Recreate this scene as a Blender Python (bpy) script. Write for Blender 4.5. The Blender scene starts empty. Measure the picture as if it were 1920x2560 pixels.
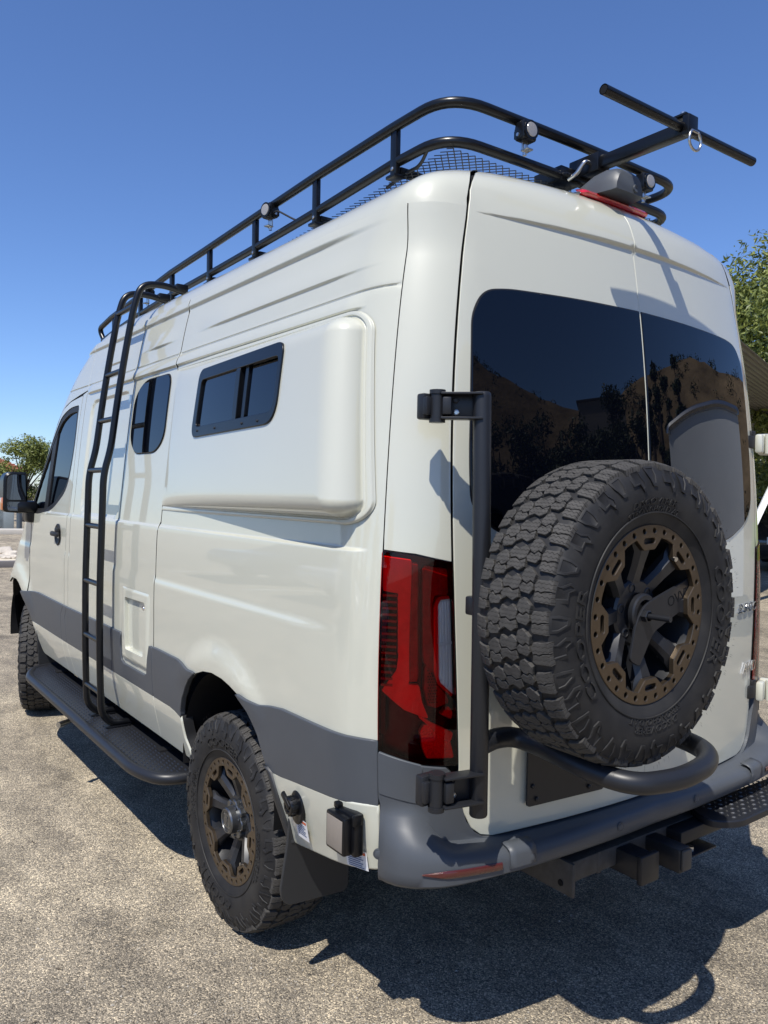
import bpy, bmesh, math, random
import numpy as np
from mathutils import Vector, Matrix, noise
from mathutils.geometry import delaunay_2d_cdt
rnd = random.Random(7)
sc = bpy.context.scene
COL = sc.collection
# ------------------------------------------------------------------ camera
R = np.array([[0.8084610007664088, -0.5882608617011494, 0.018438243690704792],
              [0.0007189895625136132, -0.030341088715624277, -0.9995393445930778],
              [0.5885493125421062, 0.8081018357398847, -0.024106633527777605]])
CAM = np.array([-2.226506430586793, -1.405888429207537, 1.6132254410710252])
cam = bpy.data.cameras.new('camera'); camo = bpy.data.objects.new('camera', cam); COL.objects.link(camo)
m = np.eye(4); m[:3, 0] = R[0]; m[:3, 1] = -R[1]; m[:3, 2] = -R[2]; m[:3, 3] = CAM
camo.matrix_world = Matrix(m.tolist())
cam.sensor_fit = 'VERTICAL'; cam.sensor_height = 36.0; cam.lens = 1976.84 / 2560 * 36
cam.clip_start = 0.05; cam.clip_end = 3000
sc.camera = camo
# ------------------------------------------------------------------ light
SUN = Vector((0.52, 0.295, -1.0)).normalized()
el = math.asin(-SUN.z); az = math.atan2(-SUN.x, -SUN.y)
w = bpy.data.worlds.new("World"); sc.world = w; w.use_nodes = True
wt = w.node_tree; bgn = wt.nodes['Background']
sky = wt.nodes.new('ShaderNodeTexSky'); sky.sky_type = 'NISHITA'; sky.sun_disc = False
sky.sun_elevation = el; sky.sun_rotation = az % (2 * math.pi); sky.altitude = 300; sky.air_density = 1.0; sky.dust_density = 0.1; sky.ozone_density = 5.0
tint = wt.nodes.new('ShaderNodeMix'); tint.data_type = 'RGBA'; tint.blend_type = 'MULTIPLY'; tint.inputs[0].default_value = 1; tint.inputs[7].default_value = (.93, 1.06, 1.34, 1)
wt.links.new(sky.outputs[0], tint.inputs[6]); wt.links.new(tint.outputs[2], bgn.inputs[0]); bgn.inputs[1].default_value = 0.105
sl = bpy.data.lights.new('sun', 'SUN'); sl.energy = 5.0; sl.angle = math.radians(0.53); sl.color = (1.0, 0.955, 0.88)
so = bpy.data.objects.new('sun', sl); COL.objects.link(so)
so.rotation_euler = (-SUN).to_track_quat('Z', 'Y').to_euler(); so.location = (-6, -4, 12)
sc.view_settings.view_transform = 'Standard'; sc.view_settings.look = 'None'
sc.view_settings.exposure = 0.17; sc.view_settings.gamma = 1.0; sc.view_settings.use_curve_mapping = False

# ------------------------------------------------------------------ materials
def nd(t, typ, **kw):
    n = t.nodes.new(typ)
    for k, v in kw.items():
        if k.startswith('_'): setattr(n, k[1:], v)
        else: n.inputs[k].default_value = v
    return n
def mat(name, col, rough=.5, metal=0., coat=0., spec=.5, bump=None, vary=None, coat_rough=.02, ior=1.5, sheen=0.):
    """bump=(scale, strength, distance); vary=(scale, amount) multiplies the colour by noise"""
    M = bpy.data.materials.new(name); M.use_nodes = True; t = M.node_tree; b = t.nodes['Principled BSDF']
    b.inputs['Base Color'].default_value = (*col, 1); b.inputs['Roughness'].default_value = rough
    b.inputs['Metallic'].default_value = metal; b.inputs['Coat Weight'].default_value = coat
    b.inputs['Coat Roughness'].default_value = coat_rough; b.inputs['Coat IOR'].default_value = 1.6; b.inputs['Specular IOR Level'].default_value = spec; b.inputs['IOR'].default_value = ior
    tc = None
    if bump or vary: tc = nd(t, 'ShaderNodeTexCoord')
    if vary:
        n = nd(t, 'ShaderNodeTexNoise', Scale=vary[0], Detail=5.0, Roughness=.6); t.links.new(tc.outputs['Object'], n.inputs['Vector'])
        r = nd(t, 'ShaderNodeMapRange'); r.inputs[1].default_value = .3; r.inputs[2].default_value = .7
        r.inputs[3].default_value = 1 - vary[1]; r.inputs[4].default_value = 1 + vary[1]; t.links.new(n.outputs[0], r.inputs[0])
        mx = nd(t, 'ShaderNodeMix', _data_type='RGBA', _blend_type='MULTIPLY'); mx.inputs[0].default_value = 1
        mx.inputs[6].default_value = (*col, 1); t.links.new(r.outputs[0], mx.inputs[7]); t.links.new(mx.outputs[2], b.inputs['Base Color'])
        r2 = nd(t, 'ShaderNodeMapRange'); r2.inputs[3].default_value = max(0, rough - .06); r2.inputs[4].default_value = min(1, rough + .06)
        t.links.new(n.outputs[0], r2.inputs[0]); t.links.new(r2.outputs[0], b.inputs['Roughness'])
    if bump:
        n = nd(t, 'ShaderNodeTexNoise', Scale=bump[0], Detail=3.0); t.links.new(tc.outputs['Object'], n.inputs['Vector'])
        bp = nd(t, 'ShaderNodeBump', Strength=bump[1], Distance=bump[2]); t.links.new(n.outputs[0], bp.inputs['Height']); t.links.new(bp.outputs[0], b.inputs['Normal'])
    return M
PAINT = mat('van_paint', (.540, .538, .446), .38, coat=1.0, coat_rough=.015, vary=(1.7, .012))
GREY = mat('grey_plastic', (.066, .073, .083), .44, spec=.38, bump=(900, .10, .0006), vary=(5, .06))
BLACKM = mat('black_powder_coat', (.0045, .005, .0065), .30, spec=.38, bump=(700, .10, .0006))
CARR = mat('carrier_powder_coat', (.014, .015, .018), .40, spec=.42, bump=(600, .12, .0006))
DARK = mat('shadow_black', (.008, .008, .009), .8, spec=.2)
GLASS = mat('tinted_glass', (.0012, .0018, .004), .0, spec=.5, ior=1.5)
RUBBER = mat('rubber_and_gap_shade', (.012, .012, .013), .55)  # rubber parts; also blackens panel gaps in place of their shade
def tyre_mat():
    M = mat('tyre_rubber', (.024, .024, .025), .62, spec=.35, bump=(260, .2, .0008))
    t = M.node_tree; b = t.nodes['Principled BSDF']
    tc = nd(t, 'ShaderNodeTexCoord'); n = nd(t, 'ShaderNodeTexNoise', Scale=14.0, Detail=6.0); t.links.new(tc.outputs['Object'], n.inputs['Vector'])
    cr = nd(t, 'ShaderNodeValToRGB'); cr.color_ramp.elements[0].position = .38; cr.color_ramp.elements[0].color = (.013, .013, .014, 1)
    cr.color_ramp.elements[1].position = .72; cr.color_ramp.elements[1].color = (.027, .026, .025, 1)
    t.links.new(n.outputs[0], cr.inputs[0]); t.links.new(cr.outputs[0], b.inputs['Base Color']); return M
TYRE = tyre_mat()
TREAD = mat('dusty_tread', (.056, .053, .049), .75, spec=.3, vary=(40, .22))
def sipes(M):
    t = M.node_tree; b = t.nodes['Principled BSDF']; tc = nd(t, 'ShaderNodeTexCoord'); s = nd(t, 'ShaderNodeSeparateXYZ'); t.links.new(tc.outputs['Object'], s.inputs[0])
    def mt(op, a, c=None, d=None):
        n = nd(t, 'ShaderNodeMath', _operation=op)
        for i, v in enumerate((a, c, d)):
            if v is None: continue
            if isinstance(v, (int, float)): n.inputs[i].default_value = v
            else: t.links.new(v, n.inputs[i])
        return n.outputs[0]
    ang = mt('MULTIPLY', mt('ARCTAN2', s.outputs[2], s.outputs[1]), .392 / .0105); zig = mt('MULTIPLY', mt('PINGPONG', s.outputs[0], .006), 70.)
    ph = mt('FRACT', mt('ADD', ang, zig)); d = mt('ABSOLUTE', mt('SUBTRACT', ph, .5)); g = mt('SMOOTH_MIN', mt('MULTIPLY', d, 9.), 1., .2)
    nz = nd(t, 'ShaderNodeTexNoise', Scale=300.0, Detail=3.0); t.links.new(tc.outputs['Object'], nz.inputs['Vector']); h = mt('ADD', g, mt('MULTIPLY', nz.outputs[0], .25))
    bp = nd(t, 'ShaderNodeBump', Strength=1.0, Distance=.0022); t.links.new(h, bp.inputs['Height']); t.links.new(bp.outputs[0], b.inputs['Normal'])
sipes(TREAD)
BRONZE = mat('bronze_ring', (.130, .100, .070), .36, metal=.85, bump=(900, .08, .0004), vary=(20, .08))
SPOKE = mat('black_spoke', (.017, .018, .021), .36, spec=.5)
HUBM = mat('gunmetal_cap', (.16, .165, .17), .32, metal=.9, vary=(60, .12))
STEEL = mat('zinc_steel', (.55, .55, .54), .28, metal=1.0)
CHROME = mat('chrome_badge', (.72, .72, .73), .10, metal=1.0)
DIRTY = mat('dirty_steel', (.045, .043, .041), .6, vary=(25, .35), bump=(120, .3, .002))
RED = mat('red_lens', (.46, .004, .006), .14, coat=1, spec=.6, bump=(420, .5, .0015), vary=(55, .25))
REDD = mat('dark_red_lens', (.035, .002, .003), .08, coat=1, spec=.6)
REDM = mat('mid_red_lens', (.12, .003, .005), .10, coat=1, spec=.6)
REFL = mat('red_reflector', (.075, .011, .008), .25, coat=.6, bump=(500, .5, .002))
CLEAR = mat('clear_lens', (.33, .33, .335), .12, coat=1, metal=.25, vary=(90, .25))
WHITE = mat('white_paint', (.78, .78, .76), .45, vary=(8, .04))
LABEL = mat('label_paper', (.70, .70, .70), .5)
INK = mat('label_ink', (.10, .13, .22), .6)
ORANGE = mat('label_orange', (.55, .10, .03), .5)
def lens(name, tint):
    M = bpy.data.materials.new(name); M.use_nodes = True; t = M.node_tree; t.nodes.remove(t.nodes['Principled BSDF']); out = t.nodes['Material Output']
    tr = nd(t, 'ShaderNodeBsdfTransparent'); tr.inputs[0].default_value = (*tint, 1); gl = nd(t, 'ShaderNodeBsdfGlossy', Roughness=.02); fr = nd(t, 'ShaderNodeFresnel', IOR=1.4); ms = nd(t, 'ShaderNodeMixShader')
    t.links.new(fr.outputs[0], ms.inputs[0]); t.links.new(tr.outputs[0], ms.inputs[1]); t.links.new(gl.outputs[0], ms.inputs[2]); t.links.new(ms.outputs[0], out.inputs[0]); return M
LENSR = lens('red_outer_lens', (.995, .035, .042)); LENSC = lens('clear_outer_lens', (.98, .98, .98))
LWHITE = mat('lamp_white', (.93, .91, .91), .45, bump=(60, .3, .004), vary=(18, .12)); LGREY = mat('lamp_grey', (.27, .25, .25), .35, bump=(240, .5, .002), vary=(40, .3)); LBLACK = mat('lamp_black', (.012, .010, .010), .3)
LFACET = mat('lamp_facets', (.93, .93, .93), .18, metal=.35, bump=(170, .9, .004)); LRIB = mat('lamp_reflector', (.80, .80, .81), .22, metal=.35, bump=(90, .4, .003))
LAMP = mat('lamp_lens', (.30, .28, .25), .1, coat=1)
AMBER = mat('amber_lens', (.55, .20, .08), .15, coat=1)
MIRROR = mat('mirror_glass', (.12, .135, .17), .02, metal=1.0)
INTER = mat('seat_cloth', (.03, .03, .033), .8)

# ------------------------------------------------------------------ helpers
def tag(o, label=None, cat=None, group=None, kind=None):
    if label: o['label'] = label
    if cat: o['category'] = cat
    if group: o['group'] = group
    if kind: o['kind'] = kind
    return o
def empty(name, loc=(0, 0, 0), parent=None):
    o = bpy.data.objects.new(name, None); COL.objects.link(o); o.location = loc; o.empty_display_size = .1
    if parent: o.parent = parent
    return o
def link(name, me, parent=None, loc=None):
    o = bpy.data.objects.new(name, me); COL.objects.link(o)
    if parent is not None: o.parent = parent
    if loc is not None: o.location = loc
    return o
def mk(name, verts, faces, mats, parent=None, normals=None, midx=None, angle=35, flat=False):
    me = bpy.data.meshes.new(name); me.from_pydata([tuple(v) for v in verts], [], [tuple(f) for f in faces])
    for M in (mats if isinstance(mats, (list, tuple)) else [mats]): me.materials.append(M)
    if midx is not None: me.polygons.foreach_set('material_index', midx)
    if not flat:
        me.polygons.foreach_set('use_smooth', [True] * len(me.polygons))
        if normals is not None: me.normals_split_custom_set_from_vertices([tuple(n) for n in normals])
        else: me.set_sharp_from_angle(angle=math.radians(angle))
    me.update(); return link(name, me, parent)
class MB:
    def __init__(s): s.v = []; s.f = []; s.m = []; s.cur = 0
    def add(s, vs, fs, mi=None):
        o = len(s.v); s.v += [Vector(p) for p in vs]; s.f += [[i + o for i in f] for f in fs]; s.m += [s.cur if mi is None else mi] * len(fs); return s
    def box(s, c, sz, bev=0., rot=None, mi=None, seg=2):
        bm = bmesh.new(); bmesh.ops.create_cube(bm, size=1.0)
        bmesh.ops.scale(bm, vec=Vector(sz), verts=bm.verts)
        if bev: bmesh.ops.bevel(bm, geom=bm.edges[:], offset=bev, segments=seg, profile=.5, affect='EDGES')
        M = Matrix.Translation(Vector(c)) @ (rot.to_4x4() if rot is not None else Matrix())
        bm.verts.ensure_lookup_table(); bm.verts.index_update()
        s.add([M @ v.co for v in bm.verts], [[v.index for v in f.verts] for f in bm.faces], mi); bm.free(); return s
    def tube(s, pts, r, seg=14, cap=True, mi=None, flat=1.0):
        P = [Vector(p) for p in pts]; n = len(P); rs = r if isinstance(r, (list, tuple)) else [r] * n
        T = [((P[min(i + 1, n - 1)] - P[max(i - 1, 0)])).normalized() for i in range(n)]
        up = Vector((0, 0, 1)) if abs(T[0].z) < .9 else Vector((1, 0, 0))
        a = T[0].cross(up).normalized(); vs = []; fs = []
        for i in range(n):
            a = (a - T[i] * a.dot(T[i])).normalized(); b = T[i].cross(a)
            for k in range(seg):
                th = 2 * math.pi * k / seg; vs.append(P[i] + (a * math.cos(th) + b * math.sin(th) * flat) * rs[i])
        for i in range(n - 1):
            for k in range(seg):
                k2 = (k + 1) % seg; fs.append([i * seg + k, i * seg + k2, (i + 1) * seg + k2, (i + 1) * seg + k])
        if cap: fs.append(list(range(seg))[::-1]); fs.append([(n - 1) * seg + k for k in range(seg)])
        return s.add(vs, fs, mi)
    def lathe(s, prof, M=Matrix(), seg=48, mi=None, closed=False):
        """prof: (axial, radius) about local X"""
        vs = []; fs = []; n = len(prof)
        for k in range(seg):
            th = 2 * math.pi * k / seg
            for a, r in prof: vs.append(M @ Vector((a, r * math.cos(th), r * math.sin(th))))
        for k in range(seg):
            k2 = (k + 1) % seg
            for i in range(n - 1 + (1 if closed else 0)):
                j = (i + 1) % n; fs.append([k * n + i, k2 * n + i, k2 * n + j, k * n + j])
        return s.add(vs, fs, mi)
    def prism(s, poly, M, d, bev=0., mi=None):
        """2-D poly extruded along local z by d (towards +z), top bevelled"""
        n = len(poly); A = sum(poly[i][0] * poly[(i + 1) % n][1] - poly[(i + 1) % n][0] * poly[i][1] for i in range(n))
        if A < 0: poly = poly[::-1]
        ps = [Vector(p) for p in poly]; vs = []; fs = []
        rings = [(0, 0.), (0, d - bev), (bev, d)] if bev else [(0, 0.), (0, d)]
        for ins, z in rings:
            for i in range(n):
                p = ps[i]
                if ins:
                    e1 = (ps[i] - ps[i - 1]).normalized(); e2 = (ps[(i + 1) % n] - ps[i]).normalized()
                    n1 = Vector((-e1.y, e1.x)); n2 = Vector((-e2.y, e2.x)); q = n1 + n2; L = q.dot(n1)
                    p = p + (q / max(L, .5)) * ins
                vs.append(M @ Vector((p.x, p.y, z)))
        for k in range(len(rings) - 1):
            for i in range(n):
                j = (i + 1) % n; fs.append([k * n + i, k * n + j, (k + 1) * n + j, (k + 1) * n + i])
        fs.append([(len(rings) - 1) * n + i for i in range(n)]); fs.append(list(range(n))[::-1])
        return s.add(vs, fs, mi)
    def build(s, name, mats, parent=None, angle=35, flat=False):
        return mk(name, s.v, s.f, mats, parent, midx=s.m, angle=angle, flat=flat)
def fillet(pts, r, n=8):
    P = [Vector(p) for p in pts]; out = [P[0]]
    rr = r if isinstance(r, (list, tuple)) else [r] * len(P)
    for i in range(1, len(P) - 1):
        a = P[i - 1] - P[i]; b = P[i + 1] - P[i]; q = min(rr[i], a.length * .49, b.length * .49)
        A = P[i] + a.normalized() * q; B = P[i] + b.normalized() * q
        for k in range(n + 1):
            t = k / n; out.append(A * (1 - t) ** 2 + P[i] * 2 * t * (1 - t) + B * t * t)
    out.append(P[-1]); return out
def rrect(u0, u1, v0, v1, r, n=7):
    out = []
    rr = r if isinstance(r, (list, tuple)) else [r] * 4
    for (cu, cv, a0), q in zip(((u1, v1, 0), (u0, v1, 90), (u0, v0, 180), (u1, v0, 270)), rr):
        x = cu - q if cu == u1 else cu + q; y = cv - q if cv == v1 else cv + q
        for k in range(n + 1):
            a = math.radians(a0 + 90 * k / n); out.append((x + q * math.cos(a), y + q * math.sin(a)))
    return out
def round_poly(poly, r, n=6):
    out = []; N = len(poly); rr = r if isinstance(r, (list, tuple)) else [r] * N
    for i in range(N):
        p = Vector(poly[i]); a = Vector(poly[i - 1]) - p; b = Vector(poly[(i + 1) % N]) - p; q = min(rr[i], a.length * .48, b.length * .48)
        if q < 1e-4: out.append(tuple(p)); continue
        A = p + a.normalized() * q; B = p + b.normalized() * q
        for k in range(n + 1):
            t = k / n; c = A * (1 - t) ** 2 + p * 2 * t * (1 - t) + B * t * t; out.append((c.x, c.y))
    return out
def resample(loop, h):
    out = []
    for i in range(len(loop)):
        a = np.array(loop[i], float); b = np.array(loop[(i + 1) % len(loop)], float); L = np.hypot(*(b - a))
        if L < 1e-6: continue
        k = max(1, int(math.ceil(L / h)))
        for j in range(k): out.append(a + (b - a) * j / k)
    return np.array(out)
def pip(P, loops):
    ins = np.zeros(len(P), bool); x, y = P[:, 0], P[:, 1]
    for L in loops:
        a = L; b = np.roll(L, -1, 0)
        for (x1, y1), (x2, y2) in zip(a, b):
            if y1 == y2: continue
            c = ((y1 > y) != (y2 > y)) & (x < (x2 - x1) * (y - y1) / (y2 - y1) + x1); ins ^= c
    return ins
def panel(name, loops, F, mats, parent, h=.04, ul=(), vl=(), depth=.014, rd=.002, sgn=1, eps=5e-4, hb=None):
    hb = hb or h * .6
    LP = [resample(l, hb) for l in loops]
    def area(l): return np.sum(l[:, 0] * np.roll(l[:, 1], -1) - np.roll(l[:, 0], -1) * l[:, 1])
    LP = [l if (area(l) > 0) == (i == 0) else l[::-1] for i, l in enumerate(LP)]
    allb = np.vstack(LP); mn, mx = allb.min(0), allb.max(0)
    us = np.unique(np.round(np.concatenate([np.arange(mn[0] + h * .37, mx[0], h), np.array(ul, float)]), 4)); vs = np.unique(np.round(np.concatenate([np.arange(mn[1] + h * .41, mx[1], h), np.array(vl, float)]), 4))
    U, V = np.meshgrid(us, vs); G = np.stack([U.ravel(), V.ravel()], 1)
    G = G[pip(G, LP)]
    if len(G):
        D = np.full(len(G), 9.)
        for l in LP:
            for k in range(0, len(l), 64):
                d = np.sqrt(((G[:, None, :] - l[None, k:k + 64, :]) ** 2).sum(2)).min(1); D = np.minimum(D, d)
        G = G[D > hb * .45]
    pts = [Vector(p) for p in allb] + [Vector(p) for p in G]
    ed = []; o = 0
    for l in LP:
        n = len(l); ed += [(o + i, o + (i + 1) % n) for i in range(n)]; o += n
    vc, _, fc, ov, _, _ = delaunay_2d_cdt(pts, ed, [], 0, 1e-6)
    P = np.array([[v.x, v.y] for v in vc]); fc = np.array([list(f) for f in fc if len(f) == 3])
    cen = P[fc].mean(1); fc = fc[pip(cen, LP)]
    def N(p):
        a = F(p[:, 0] + eps, p[:, 1]) - F(p[:, 0] - eps, p[:, 1]); b = F(p[:, 0], p[:, 1] + eps) - F(p[:, 0], p[:, 1] - eps)
        n = np.cross(a, b) * sgn; return n / np.maximum(np.linalg.norm(n, axis=1, keepdims=True), 1e-12)
    X = F(P[:, 0], P[:, 1]); NN = N(P)
    verts = list(X); norms = list(NN); faces = [list(f) if sgn > 0 else list(f)[::-1] for f in fc]; mi = [0] * len(faces); two = mats is PAINT or isinstance(mats, (list, tuple))
    if mats is PAINT: mats = [PAINT, RUBBER]; rd = .0011 if rd == .002 else rd  # innermost flange ring blackened so the panel gaps look shaded
    # flange
    for l in LP:
        n = len(l); t = np.roll(l, -1, 0) - np.roll(l, 1, 0); t /= np.maximum(np.linalg.norm(t, axis=1, keepdims=True), 1e-9)
        o2 = np.stack([t[:, 1], -t[:, 0]], 1)
        X0 = F(l[:, 0], l[:, 1]); N0 = N(l); T = F(l[:, 0] + o2[:, 0] * 5e-4, l[:, 1] + o2[:, 1] * 5e-4) - X0
        T /= np.maximum(np.linalg.norm(T, axis=1, keepdims=True), 1e-12)
        b = len(verts)
        q = (T + N0) / np.sqrt(2)
        for A, B in ((X0, N0), (X0 + T * rd * .71 - N0 * rd * .29, q), (X0 + T * rd - N0 * rd, T), (X0 + T * rd - N0 * depth, T)):
            verts += list(A); norms += list(B)
        for r in range(3):
            for i in range(n):
                j = (i + 1) % n; f = [b + r * n + i, b + (r + 1) * n + i, b + (r + 1) * n + j, b + r * n + j]
                faces.append(f if sgn > 0 else f[::-1]); mi.append(1 if r == 2 and two else 0)
    return mk(name, verts, faces, mats, parent, normals=norms, midx=mi)
def sst(t):
    t = np.clip(t, 0, 1)
    return t * t * (3 - 2 * t)

# ------------------------------------------------------------------ body surface
_z = np.array([.45, .527, .60, .75, .926, 1.065, 1.244, 1.453, 1.622, 1.862, 2.123, 2.184, 2.347, 2.45]); _x = np.array([.943, .964, .981, .999, 1.008, 1.0066, 1.0, .983, .972, .949, .916, .908, .879, .850])
SP = np.polyfit(_z, _x, 6)
def bez(P, n):
    t = np.linspace(0, 1, n)[:, None]; P = np.array(P)
    return (1 - t) ** 3 * P[0] + 3 * t * (1 - t) ** 2 * P[1] + 3 * t * t * (1 - t) * P[2] + t ** 3 * P[3]
_s45 = np.polyval(SP, 2.45); _d45 = np.polyval(np.polyder(SP), 2.45)
ROOF = bez([(_s45, 2.45), (_s45 + _d45 * .13, 2.58), (.62, 2.655), (0, 2.668)], 60)
_zz = np.concatenate([np.linspace(.35, 2.44, 60), ROOF[:, 1]]); _ww = np.concatenate([np.polyval(SP, np.maximum(np.linspace(.35, 2.44, 60), .45)), ROOF[:, 0]])
def W(z):
    z = np.asarray(z, float)
    return np.where(z <= 2.45, np.polyval(SP, np.clip(z, .45, 2.45)), np.interp(z, ROOF[:, 1], ROOF[:, 0]))
YCZ = np.array([.4, .6, 1.0, 1.4, 1.73, 1.93, 2.14, 2.27, 2.40, 2.48, 2.54, 2.60, 2.66]); YCY = np.array([.165, .165, .166, .170, .1805, .200, .2225, .2400, .2600, .2750, .2900, .3250, .44])
_cp = np.polyfit(YCZ[:9], YCY[:9], 4)
def YC(z):
    z = np.asarray(z, float); lo = np.polyval(_cp, np.clip(z, .4, 2.40)); e = np.clip(z - 2.40, 0, .4); s = np.polyval(np.polyder(_cp), 2.40)
    return lo + s * e + .3 * e * e + 5 * np.clip(e - .12, 0, 1) ** 2
def YR(x, z): return YC(z) + .12 * np.asarray(x) ** 2
YAZ = [.4, .90, 1.0, 1.156, 1.3, 1.41, 1.52, 1.65, 1.81, 2.02, 2.185, 2.295, 2.375, 2.5, 2.6, 2.67]; YAY = [5.0, 4.98, 4.90, 4.80, 4.67, 4.53, 4.43, 4.35, 4.21, 4.02, 3.86, 3.73, 3.60, 3.36, 3.1, 2.8]
_ya = np.polyfit(YAZ[3:], YAY[3:], 4)
def YA(z):
    z = np.asarray(z, float); a = np.polyval(_ya, np.clip(z, 1.16, 2.67)); b = np.interp(z, YAZ, YAY); return np.where(z > 1.2, a, b)
KF, KR = .5, .23
def KZ(z): return KR - .135 * sst((np.asarray(z, float) - 2.30) / .26)
def YF(z): return YA(z) + .34
def acorner(b, k):
    bb = np.clip(b, -k, -1e-5); return np.where(b < -k, 0., bb - k + 2 * np.sqrt(-k * bb))
def SX(y, z):
    """half width of the body at (y, z) before relief"""
    y = np.asarray(y, float); s = W(z); a = 0. * (s + y)
    for _ in range(8): a = .5 * a + .5 * acorner(YR(s + a, z) - y, KZ(z))
    return s + a + acorner(y - YF(z), KF)
def rsd(u, v, u0, u1, v0, v1, r):
    qx = np.abs(u - (u0 + u1) / 2) - (u1 - u0) / 2 + r; qy = np.abs(v - (v0 + v1) / 2) - (v1 - v0) / 2 + r
    return np.hypot(np.maximum(qx, 0), np.maximum(qy, 0)) + np.minimum(np.maximum(qx, qy), 0) - r
def fade(y, a, b, f=.12): return sst((y - a) / f) * sst((b - y) / f)
ARCHC = (1.275, .545)
def relief(y, z):
    h = .013 * sst((z - 2.402) / .020) * sst((y - .42) / .45) * (1 - .8 * sst((z - 2.42) / .20))
    seg = fade(y, .44, 1.84, .35) + fade(y, 1.97, 2.50, .25) + fade(y, 2.62, 3.20, .25)
    h = h + .0085 * sst((z - 2.273) / .012) * (1 - sst((z - 2.285) / .09)) * seg
    h = h - .0055 * np.exp(-((z - 2.207) / .0035) ** 2) * sst((y - .365) / .02)
    up = fade(y, .50, 3.36, .10)
    h = h + .013 * sst((z - 2.150) / .010) * (1 - sst((z - 2.165) / .06)) * up
    h = h + .013 * sst((1.458 - z) / .012) * (1 - .75 * sst((1.44 - z) / .30)) * sst((y - .405) / .03)
    # swage line and wheel-arch flares
    h = h + .006 * sst((1.235 - z) / .03) * (1 - sst((1.2 - z) / .22)) * sst((y - .45) / .3)
    r = np.hypot((y - ARCHC[0]) / 1.0, (z - ARCHC[1]) / 1.02); h = h + .017 * (1 - sst((r - .42) / .10)) * sst((z - .80) / .15)
    r = np.hypot((y - 4.68), (z - .55)); h = h + .026 * (1 - sst((r - .42) / .16)) * sst((z - .7) / .2)
    # blanked side window pressing
    d = rsd(y, z, 2.545, 3.235, 1.452, 2.112, .09); h = h - .011 * sst((-d) / .022)
    return h
def side(off=0., rel=True):
    def F(y, z):
        y = np.asarray(y, float); z = np.asarray(z, float)
        x = SX(y, z) + off
        if rel: x = x + relief(y, z)
        return np.stack([-x, y, z], 1)
    return F
SIDE = side()
def door_relief(x, z):
    A = np.clip(1 - (x / .66) ** 2, 0, 1); zt = 2.448 - .012 * (x / .66) ** 2; wd = .004 + .010 * A
    return .0125 * A ** .7 * sst((z - (zt - wd)) / np.maximum(wd, 1e-3)) * (1 - sst((z - zt) / .13))
def rearF(off=0., rel=True):
    def F(x, z):
        x = np.asarray(x, float); z = np.asarray(z, float); s = W(z)
        a = np.abs(x) - s; hi_ = z > 2.2
        if np.any(hi_): a = np.where(hi_, a + (fsd(np.abs(x), z) - a) * sst((z - 2.2) / .25), a)
        y = YR(x, z) - acorner(a, KZ(z)) - off
        if rel: y = y - door_relief(x, z)
        return np.stack([x, y, z], 1)
    return F
def cornerP(d, z, off=0.):
    """left rear corner: d from side (positive) to rear (negative)"""
    d = np.asarray(d, float); z = np.asarray(z, float); K = KZ(z)
    a = np.where(d >= 0, -np.clip(K - d, 0, None) ** 2 / (4 * K), 0); b = np.where(d >= 0, a - d, 0)
    b = np.where(d < 0, -np.clip(K + d, 0, None) ** 2 / (4 * K), b); a = np.where(d < 0, b + d, a)
    x = W(z) + a; y = YR(x, z) - b; P = np.stack([-x, y, z], -1)
    if off:
        t = sst((d + KR) / (2 * KR)); n = np.stack([-t, -(1 - t), 0 * t], -1); n /= np.linalg.norm(n, axis=-1, keepdims=True); P = P + n * off
    return P
def fsd(x, z):
    """signed distance to the cross-section (inside negative)"""
    x = np.atleast_1d(np.abs(x)); z = np.atleast_1d(z); poly = np.stack([_ww, _zz], 1); d = np.full(np.broadcast(x, z).shape, 9.)
    for a, b in zip(poly[:-1], poly[1:]):
        e = b - a; L = e @ e; t = np.clip(((x - a[0]) * e[0] + (z - a[1]) * e[1]) / L, 0, 1); d = np.minimum(d, np.hypot(x - a[0] - t * e[0], z - a[1] - t * e[1]))
    ins = (z < 2.668) & (x < W(np.minimum(z, 2.668))); return np.where(ins, -d, d)
GZ = [.63, .68, .74, .86, .99, 1.34, 1.54, 1.70, 1.90, 2.18, 2.35, 2.50, 2.56]; GX = [.70, .737, .755, .762, .766, .784, .789, .786, .772, .738, .710, .672, .645]
_gp = np.polyfit(GZ[3:12], GX[3:12], 4)
def gap(z): return np.where(np.asarray(z) > .86, np.polyval(_gp, np.clip(z, .86, 2.52)), np.interp(z, GZ, GX))
_ysp = np.polyfit([0.6, 0.93, 1.2, 1.453, 1.62, 1.826, 2.01, 2.171, 2.28, 2.43], [0.341, 0.341, 0.345, 0.353, 0.361, 0.371, 0.383, 0.393, 0.399, 0.416], 4)
def YS_(z): return np.polyval(_ysp, np.clip(z, .6, 2.48))
def dseam(z, dy=0.):
    ds = np.linspace(KR * 1.6, -KR, 300); out = []
    for zz in np.atleast_1d(z):
        P = cornerP(ds, np.full(300, zz)); out.append(np.interp(-(float(YS_(zz)) + dy), -P[:, 1], ds))
    return np.array(out)
def dgap(z, inset=.0):
    ds = np.linspace(-.45, KR, 240); out = []
    for zz in np.atleast_1d(z):
        P = cornerP(ds, np.full(240, zz)); out.append(np.interp(-(float(gap(zz)) + inset), P[::-1, 0], ds[::-1]))
    return np.array(out)

van = empty('camper_van')
tag(van, 'pale grey lifted camper van with black roof rack, side ladder and rear spare wheel', 'van')
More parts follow.
